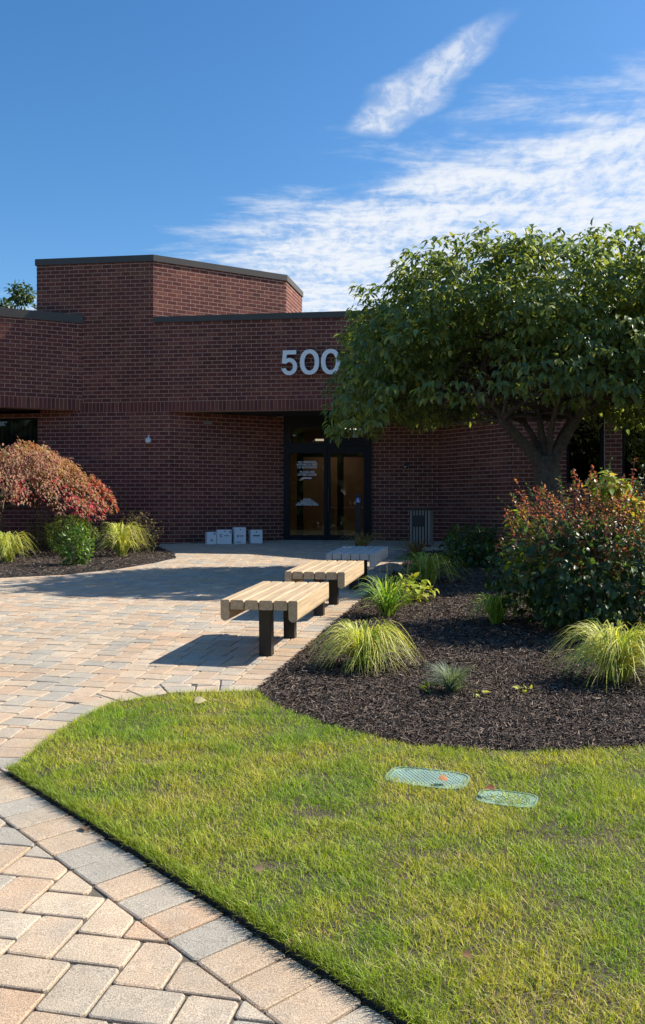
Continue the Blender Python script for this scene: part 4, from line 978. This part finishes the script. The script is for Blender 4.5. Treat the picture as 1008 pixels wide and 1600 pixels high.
leafy('mixed_shrub', 915, 984, 'big rounded shrub of bronze-red and green leaves on the mulch bed', 'shrub', [
    (3600, (0.16, 0, 0.90), (0.80, 0.74, 0.36), 0.5, 0.032, 0.55, RED, 0.2),
    (1300, (0.45, -0.2, 0.70), (0.62, 0.62, 0.42), 0.5, 0.032, 0.55, RED, 0.2),
    (500, (-0.42, -0.1, 0.72), (0.44, 0.4, 0.22), 0.6, 0.032, 0.55, RED, 0.2),
    (3400, (0.0, -0.05, 0.50), (0.84, 0.78, 0.48), 0.45, 0.08, 0.62, DKG, 0.5),
    (1500, (0.25, 0, 0.62), (0.85, 0.75, 0.55), 0.5, 0.05, 0.55, DKG, 0.4),
    (95, (0.16, -0.15, 1.29), (0.19, 0.16, 0.11), 0.9, 0.11, 0.62, LIM, 0.6),
    (65, (0.30, -0.28, 1.12), (0.15, 0.12, 0.09), 0.9, 0.095, 0.62, LIM, 0.6),
    (45, (-0.56, -0.25, 0.62), (0.14, 0.15, 0.10), 0.9, 0.10, 0.62, LIM + DKG, 0.6),
    (35, (-0.50, 0.35, 1.0), (0.10, 0.12, 0.08), 0.9, 0.10, 0.62, LIM, 0.6)], 16, 'leaf', 1.1, 0.6, None, (95, (0.12, 0, 0.75), (0.84, 0.78, 0.55), 0.034, RED + DKG[:2]))
leafy('lime_plant', 648, 942, 'low lime-green broad-leaved plant between two grass clumps', 'plant', [(130, (0, 0, 0.14), (0.21, 0.18, 0.13), 0.7, 0.085, 0.7, [(0.42,0.46,0.05), (0.36,0.44,0.05), (0.50,0.48,0.09)], 0.3)], 4, 'leaf_soft', 0.15, 0.12)
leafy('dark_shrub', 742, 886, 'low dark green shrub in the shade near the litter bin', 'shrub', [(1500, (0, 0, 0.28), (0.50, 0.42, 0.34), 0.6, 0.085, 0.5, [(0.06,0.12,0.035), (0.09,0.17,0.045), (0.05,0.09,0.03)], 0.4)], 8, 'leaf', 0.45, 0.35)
leafy('box_ball', 110, 868, 'clipped round boxwood ball by the brick wall', 'shrub', [(5200, (0, 0, 0.33), (0.42, 0.40, 0.36), 0.22, 0.03, 0.6, [(0.13,0.19,0.03), (0.17,0.22,0.035), (0.09,0.14,0.03)], 0.0)], 6, 'leaf', 0.5, 0.2)
leafy('laurel_shrub', 118, 884, 'small glossy bright green shrub in front of the clipped ball', 'shrub', [(620, (0, 0, 0.28), (0.24, 0.23, 0.36), 0.6, 0.07, 0.45, [(0.10,0.20,0.03), (0.16,0.27,0.04), (0.06,0.13,0.025)], 0.1)], 6, 'leaf', 0.55, 0.14)
leafy('twiggy_shrub', 216, 864, 'sparse olive twiggy shrub against the brick wall', 'shrub', [(1100, (0, 0, 0.34), (0.40, 0.36, 0.40), 0.8, 0.04, 0.45, [(0.16,0.15,0.05), (0.22,0.20,0.09), (0.10,0.10,0.04), (0.25,0.13,0.07)], 0.1)], 26, 'leaf_soft', 0.62, 0.36)
leafy('twiggy_shrub', 66, 858, 'loose pale-leaved shrub under the maple branches', 'shrub', [(420, (0, 0, 0.34), (0.32, 0.3, 0.36), 0.8, 0.055, 0.5, [(0.14,0.18,0.05), (0.25,0.27,0.12), (0.09,0.11,0.04)], 0.1)], 14, 'leaf_soft', 0.68, 0.3)
for u, v, sz, lab in ((672, 1084, 0.05, 'tiny lime weed next to the blue fescue'), (748, 1092, 0.04, 'tiny flat yellow-green weed right of the fescue'), (817, 1088, 0.045, 'tiny green seedling alone on bare mulch')):
    leafy('weed', u, v, lab, 'weed', [(12, (0, 0, sz*0.8), (sz, sz, sz*0.6), 0.8, 0.04, 0.6, [(0.34,0.42,0.06), (0.42,0.44,0.08)], 0.1)], 1, 'leaf_soft', sz, sz*0.3)
# rocks in the shade by the grey bench
for k, (u, v, s_, lab) in enumerate(((621, 872, 0.20, 'tan rounded rock half hidden in the shade past the grey bench'), (606, 893, 0.16, 'small dark rock beside the grey bench'))):
    p = gpt(u, v); bm = bmesh.new(); bmesh.ops.create_icosphere(bm, subdivisions=3, radius=1.0)
    for vv in bm.verts:
        nz = 0.75 + 0.5*float(vnoise(np.array([vv.co.x*1.3+5+k]), np.array([vv.co.y*1.3+vv.co.z+7]), 1.1, 31)[0]); vv.co = Vector((vv.co.x*s_*1.5, vv.co.y*s_*1.1, vv.co.z*s_*0.6))*nz
    me = bpy.data.meshes.new('rock'); bm.to_mesh(me); bm.free(); o = mobj('rock', me, M['rock']); o.location = (p.x, p.y, gz(p.y)+s_*0.15); tag(o, lab, 'rock')

# ---- the big tree by the bed
def branch_pts(a, b, sag=0.0, wob=0.08, n=6):
    a, b = Vector(a), Vector(b); L = (b-a).length; out = []
    for i in range(n+1):
        t = i/n; p = a.lerp(b, t); k = math.sin(math.pi*t)
        out.append(p + Vector((random.gauss(0, wob), random.gauss(0, wob), random.gauss(0, wob)*0.6))*L*0.25*k + Vector((0, 0, -sag*k)))
    return out
TX, TY = 3.22, 12.4; TZ = gz(TY)
tree = empty('shade_tree', (TX, TY, TZ)); tag(tree, 'broad umbrella-shaped green tree with low spreading crown at the entrance', 'tree')
def tz(v): return zpix(v, TY) - TZ
def tx(u): return (u-504)/FPX*TY - TX
FZ = tz(722)
tk = MB(); tk.tube([(0.10, 0, -0.1), (0.07, 0, 0.2), (0.03, 0, 0.6), (0.0, 0, FZ-0.12), (-0.02, 0, FZ+0.08)], [0.25, 0.20, 0.18, 0.19, 0.16], 14); tk.build('trunk', M['bark'], tree, smooth=True)
limbs = [((tx(812), -0.1, tz(690)), (tx(715), 0.0, tz(600)), 0.105), ((tx(846), 0.05, tz(665)), (tx(820), 0.3, tz(490)), 0.065), ((tx(890), 0, tz(672)), (tx(985), -0.2, tz(575)), 0.105),
         ((tx(860), -0.05, tz(670)), (tx(895), -0.4, tz(490)), 0.06), ((tx(835), 0.1, tz(680)), (tx(740), 0.6, tz(530)), 0.06), ((tx(880), 0.1, tz(680)), (tx(1030), 0.5, tz(510)), 0.07)]
CR = np.array([3.30, 1.85, 2.64]); CC = np.array([0.12, -0.05, tz(650)])
sub_ends = []
for a, b, r in limbs:
    P_ = branch_pts((a[0]*0.12, 0, FZ-0.12), a, -0.03, 0.05, 4)[:-1] + branch_pts(a, b, -0.10, 0.22, 7); k = len(P_)
    m = MB(); m.tube(P_, [r*(1 - 0.80*i/(k-1)) for i in range(k)], 9); lo = m.build('limb', M['bark'], tree, smooth=True)
    tw = MB()
    for j in range(15):
        st = P_[random.randint(5, k-1)]
        d = Vector(rdir(1)[0]); d.z = abs(d.z)*0.9 - 0.25; e = Vector(CC) + Vector([d[i]*CR[i]*random.uniform(0.72, 0.95) for i in range(3)]); e = e.lerp(Vector(b), random.uniform(0.05, 0.5)); e.z = max(e.z, tz(645))
        Q = branch_pts(st, e, random.uniform(-0.25, 0.12), 0.35, 7); tw.tube(Q, [0.036*(1 - 0.82*i/7) for i in range(8)], 6)
        for _ in range(4):
            s2 = Q[random.randint(3, 7)]; d2 = Vector(rdir(1)[0])*random.uniform(0.3, 0.75); d2.z -= 0.1
            Q2 = branch_pts(s2, s2 + d2, -0.05, 0.5, 4); tw.tube(Q2, [0.012*(1 - 0.7*i/4) for i in range(5)], 4); sub_ends.append(Q2[-1])
    tag(tw.build('branches', M['bark'], tree, smooth=True), kind='stuff')
# leaf rosettes on the shell and through the crown
def crown_points(n, thick, zmin):
    d = rdir(n*3); d[:, 2] = np.abs(d[:, 2])*1.0 - 0.22*(RNG.random(n*3) < 0.4); d = norm(d)
    f = 1 - thick*RNG.random(n*3)**1.7
    lump = 0.87 + 0.15*vnoise(np.arctan2(d[:, 1], d[:, 0])*2.2+20, d[:, 2]*5+10, 1.6, 77) + 0.09*vnoise(np.arctan2(d[:, 1], d[:, 0])*5+20, d[:, 2]*9+10, 1.6, 78) + 0.012*RNG.normal(0, 1, n*3)
    dq = np.sign(d)*np.abs(d)**0.86; Q = CC + dq*CR*(f*lump*0.97)[:, None]; k = Q[:, 2] > zmin - 0.42*np.clip(np.abs(Q[:, 0])/2.8, 0, 1.1)**2.5 + 0.34*(vnoise(Q[:, 0]+20, Q[:, 1]+20, 1.6, 5)-0.5); return Q[k][:n], d[k][:n]
Q, d = crown_points(6000, 0.46, tz(636))
gap = vnoise(Q[:, 0]*1.0+30, Q[:, 1]+Q[:, 2]*1.3+30, 1.15, 15); k = gap > 0.23; Q, d = Q[k], d[k]
rep = 9; n = len(Q)*rep
B = np.repeat(Q, rep, 0); dd = np.repeat(d, rep, 0)
out = rdir(n); out[:, 2] *= 0.5; D = norm(out + dd*0.55) + np.array([0, 0, -0.95])*RNG.uniform(0.4, 1.4, (n, 1)); B = B + norm(out)*RNG.uniform(0.0, 0.10, (n, 1))
N = dd*0.45 + np.array([0, 0, 0.9]) + rdir(n)*0.45
Ll = RNG.uniform(0.06, 0.145, n); cols = np.array([(0.16,0.22,0.075), (0.21,0.265,0.075), (0.12,0.175,0.065), (0.28,0.32,0.07), (0.40,0.38,0.08)])
pick = RNG.choice(5, n, p=[0.32, 0.28, 0.2, 0.14, 0.06]); cc = cols[pick]*RNG.uniform(0.75, 1.25, (n, 1))
parts = [leaves(B, D, N, Ll, Ll*RNG.uniform(0.38, 0.52, n), cc)]
crown_mesh('crown', parts, M['leaf'], tree)

# ---- weeping Japanese maple on the left
mp_ = gpt(8, 862); MX, MY = -5.82, 15.6
maple = empty('red_maple', (MX, MY, gz(MY))); tag(maple, 'weeping orange-red maple with grey trunk in the left bed', 'tree')
def mz(v): return zpix(v, MY) - gz(MY)
def mx(u): return (u-504)/FPX*MY - MX
m = MB(); m.tube([(0.02, 0, -0.1), (0, 0, 0.2), (-0.05, 0, 0.7), (0.03, 0.02, 1.15)], [0.12, 0.10, 0.085, 0.08], 10); m.build('trunk', M['bark'], maple, smooth=True)
m = MB()
for k in range(24):
    a = random.uniform(0, 6.28); r = random.uniform(0.5, 1.15); top = Vector((r*0.45*math.cos(a), r*0.45*math.sin(a), random.uniform(1.3, 1.6))); end = Vector((r*math.cos(a), r*0.75*math.sin(a), random.uniform(0.75, 1.3)))
    m.tube([(0.03, 0.02, 1.1), top*0.6 + Vector((0, 0, 0.55)), top, (top+end)/2 + Vector((0, 0, 0.12)), end], [0.045, 0.03, 0.022, 0.014, 0.006], 6)
tag(m.build('branches', M['bark'], maple, smooth=True), kind='stuff')
ncl, per = 190, 120
a0 = RNG.uniform(0, 2*np.pi, ncl); r0 = np.sqrt(RNG.random(ncl))*0.97; RX, RY = 1.85, 1.4
x0 = r0*RX*np.cos(a0)*np.where(np.cos(a0) > 0, 1.08, 1.0); y0 = r0*RY*np.sin(a0)
z0 = 2.20 - 1.14*r0**1.9 + 0.62*(vnoise(x0+20, y0+20, 1.9, 41)-0.5) - 0.07*np.clip(x0, 0, 2) - RNG.random(ncl)**1.3*0.50
a = np.repeat(a0, per); r = np.repeat(r0, per); n = ncl*per
od = np.stack([np.cos(a), np.sin(a), -0.35 - 0.75*r], 1); sd = np.stack([-np.sin(a), np.cos(a), 0*a], 1)
tt = RNG.uniform(-0.5, 0.5, n); ss = RNG.normal(0, 0.105, n)
Pm = np.stack([np.repeat(x0, per), np.repeat(y0, per), np.repeat(z0, per)], 1) + od*(tt*0.46)[:, None] + sd*ss[:, None]
Pm[:, 2] += RNG.normal(0, 0.035, n) - 0.25*tt*tt - 0.8*ss*ss
x, y, z = Pm.T
k = z > 0.80 + 0.25*(vnoise(x+30, y+30, 2.0, 9)-0.5) - 0.25*np.clip(x-0.9, 0, 0.5); x, y, z, r, a = x[k], y[k], z[k], r[k], a[k]; n = len(x)
D = np.stack([np.cos(a)*0.8, np.sin(a)*0.8, -0.7*np.ones(n)], 1) + rdir(n)*0.75; N = np.stack([np.cos(a)*0.3, np.sin(a)*0.3, np.ones(n)], 1) + rdir(n)*0.5
MC = np.array([(0.50,0.29,0.17), (0.45,0.22,0.15), (0.38,0.17,0.13), (0.42,0.31,0.16), (0.26,0.12,0.095), (0.25,0.25,0.11)])
RC = np.array([(0.58,0.06,0.09), (0.46,0.045,0.07), (0.32,0.03,0.05)])
cc = MC[RNG.choice(6, n, p=[.24, .22, .2, .16, .12, .06])]; rd = RNG.random(n) < np.clip((r - 0.86)*5, 0.02, 0.7); cc[rd] = RC[RNG.integers(0, 3, int(rd.sum()))]
cc = cc*RNG.uniform(0.75, 1.25, (n, 1)); Ll = RNG.uniform(0.035, 0.08, n)
p1 = leaves(np.stack([x, y, z], 1), D, N, Ll, Ll*0.42, cc)
crown_mesh('crown', [p1], M['leaf_soft'], maple)

# ---- trees behind the roof
def far_tree(x, y, top, rad, label, seed, name='background_tree', nl=9500, ry=None):
    t = empty(name, (x, y, gz(y))); tag(t, label, 'tree', 'trees behind the building'); H = top - gz(y)
    m = MB(); m.tube([(0, 0, -0.2), (0.05, 0, H*0.35), (0, 0.05, H*0.75)], [0.22, 0.16, 0.06], 8); m.build('trunk', M['bark'], t, smooth=True)
    rr = np.random.default_rng(seed); parts = []
    ncl = 26; cl = norm(rr.normal(0, 1, (ncl, 3)))*np.array([rad, rad, H*0.32])*rr.uniform(0.3, 0.95, (ncl, 1)) + np.array([0, 0, H*0.66])
    for c in cl:
        n = nl//ncl; d = norm(rr.normal(0, 1, (n, 3))); Q = c + d*rr.uniform(0.2, 1, (n, 1))*rad*0.36; D = d + rr.normal(0, 0.6, (n, 3)) + np.array([0, 0, -0.4]); N = d*0.4 + np.array([0, 0, 0.9]) + rr.normal(0, 0.4, (n, 3))
        l = rr.uniform(0.14, 0.26, n); cc = np.array([(0.06,0.10,0.03), (0.09,0.13,0.035), (0.05,0.08,0.025)])[rr.integers(0, 3, n)]*rr.uniform(0.7, 1.3, (n, 1)); parts.append(leaves(Q, D, N, l, l*0.5, cc))
    crown_mesh('crown', parts, M['leaf'], t)
far_tree(-12.7, 37.5, 11.9, 1.6, 'taller dark tree top showing above the roof beside the brick tower', 3)
far_tree(-14.6, 38.5, 11.0, 1.5, 'lower tree top showing above the roof at the left wing', 5)

# ---- fallen leaves
def dead_leaf(u, v, size, col, lab, lift=0.03):
    p = gpt(u, v); L_ = np.array([size]); a = random.uniform(0, 6.28)
    V, F, K = leaves(np.zeros((1, 3)), np.array([[math.cos(a), math.sin(a), 0.25]]), np.array([[0.1, -0.5, 0.9]]), L_, L_*0.8, np.array([col]))
    o = mobj('fallen_leaf', np_mesh('fallen_leaf', V, F, K), M['deadleaf']); o.location = (p.x, p.y, gz(p.y)+lift); tag(o, lab, 'leaf', 'fallen leaves')
for u, v, s_, c, lab, lf in ((303, 1109, 0.075, (0.55,0.45,0.25), 'pale fallen leaf on the grass near the paved corner', 0.045), (700, 1231, 0.05, (0.40,0.16,0.05), 'rust fallen leaf lying on the larger green lid', 0.04),
        (758, 1247, 0.055, (0.30,0.10,0.06), 'reddish fallen leaf beside the smaller green lid', 0.045), (722, 1512, 0.034, (0.30,0.16,0.07), 'small brown leaf lying deep in the lawn grass', 0.04),
        (134, 1293, 0.05, (0.22,0.14,0.08), 'curled brown leaf on the border pavers by the lawn edge', 0.004), (445, 1487, 0.06, (0.25,0.14,0.08), 'brown leaf caught under the cut lawn edge', 0.004),
        (412, 1378, 0.04, (0.26,0.18,0.10), 'small brown leaf in the middle of the lawn', 0.04)):
    dead_leaf(u, v, s_, c, lab, lf)

# ---- wood behind the car park, facing the building (the glass mirrors it)
n = 9000; a = RNG.uniform(R(195), R(345), n); rr = RNG.uniform(34, 39, n); X = rr*np.cos(a); Y = rr*np.sin(a)
top = 6.5 + 5*vnoise(a*6+40, a*0+3, 1.7, 8); Z = top*RNG.random(n)**0.8 - 0.3
d = rdir(n); l = RNG.uniform(0.9, 1.7, n); cc = np.array([(0.04,0.07,0.02), (0.06,0.09,0.03), (0.05,0.06,0.02)])[RNG.integers(0, 3, n)]*RNG.uniform(0.6, 1.3, (n, 1))
V, F, K_ = leaves(np.stack([X, Y, Z], 1), d, rdir(n), l, l*0.7, cc)
tag(mobj('distant_wood', np_mesh('distant_wood', V, F, K_), M['leaf']), 'dark wood standing beyond the car park opposite the building', 'trees', kind='stuff')
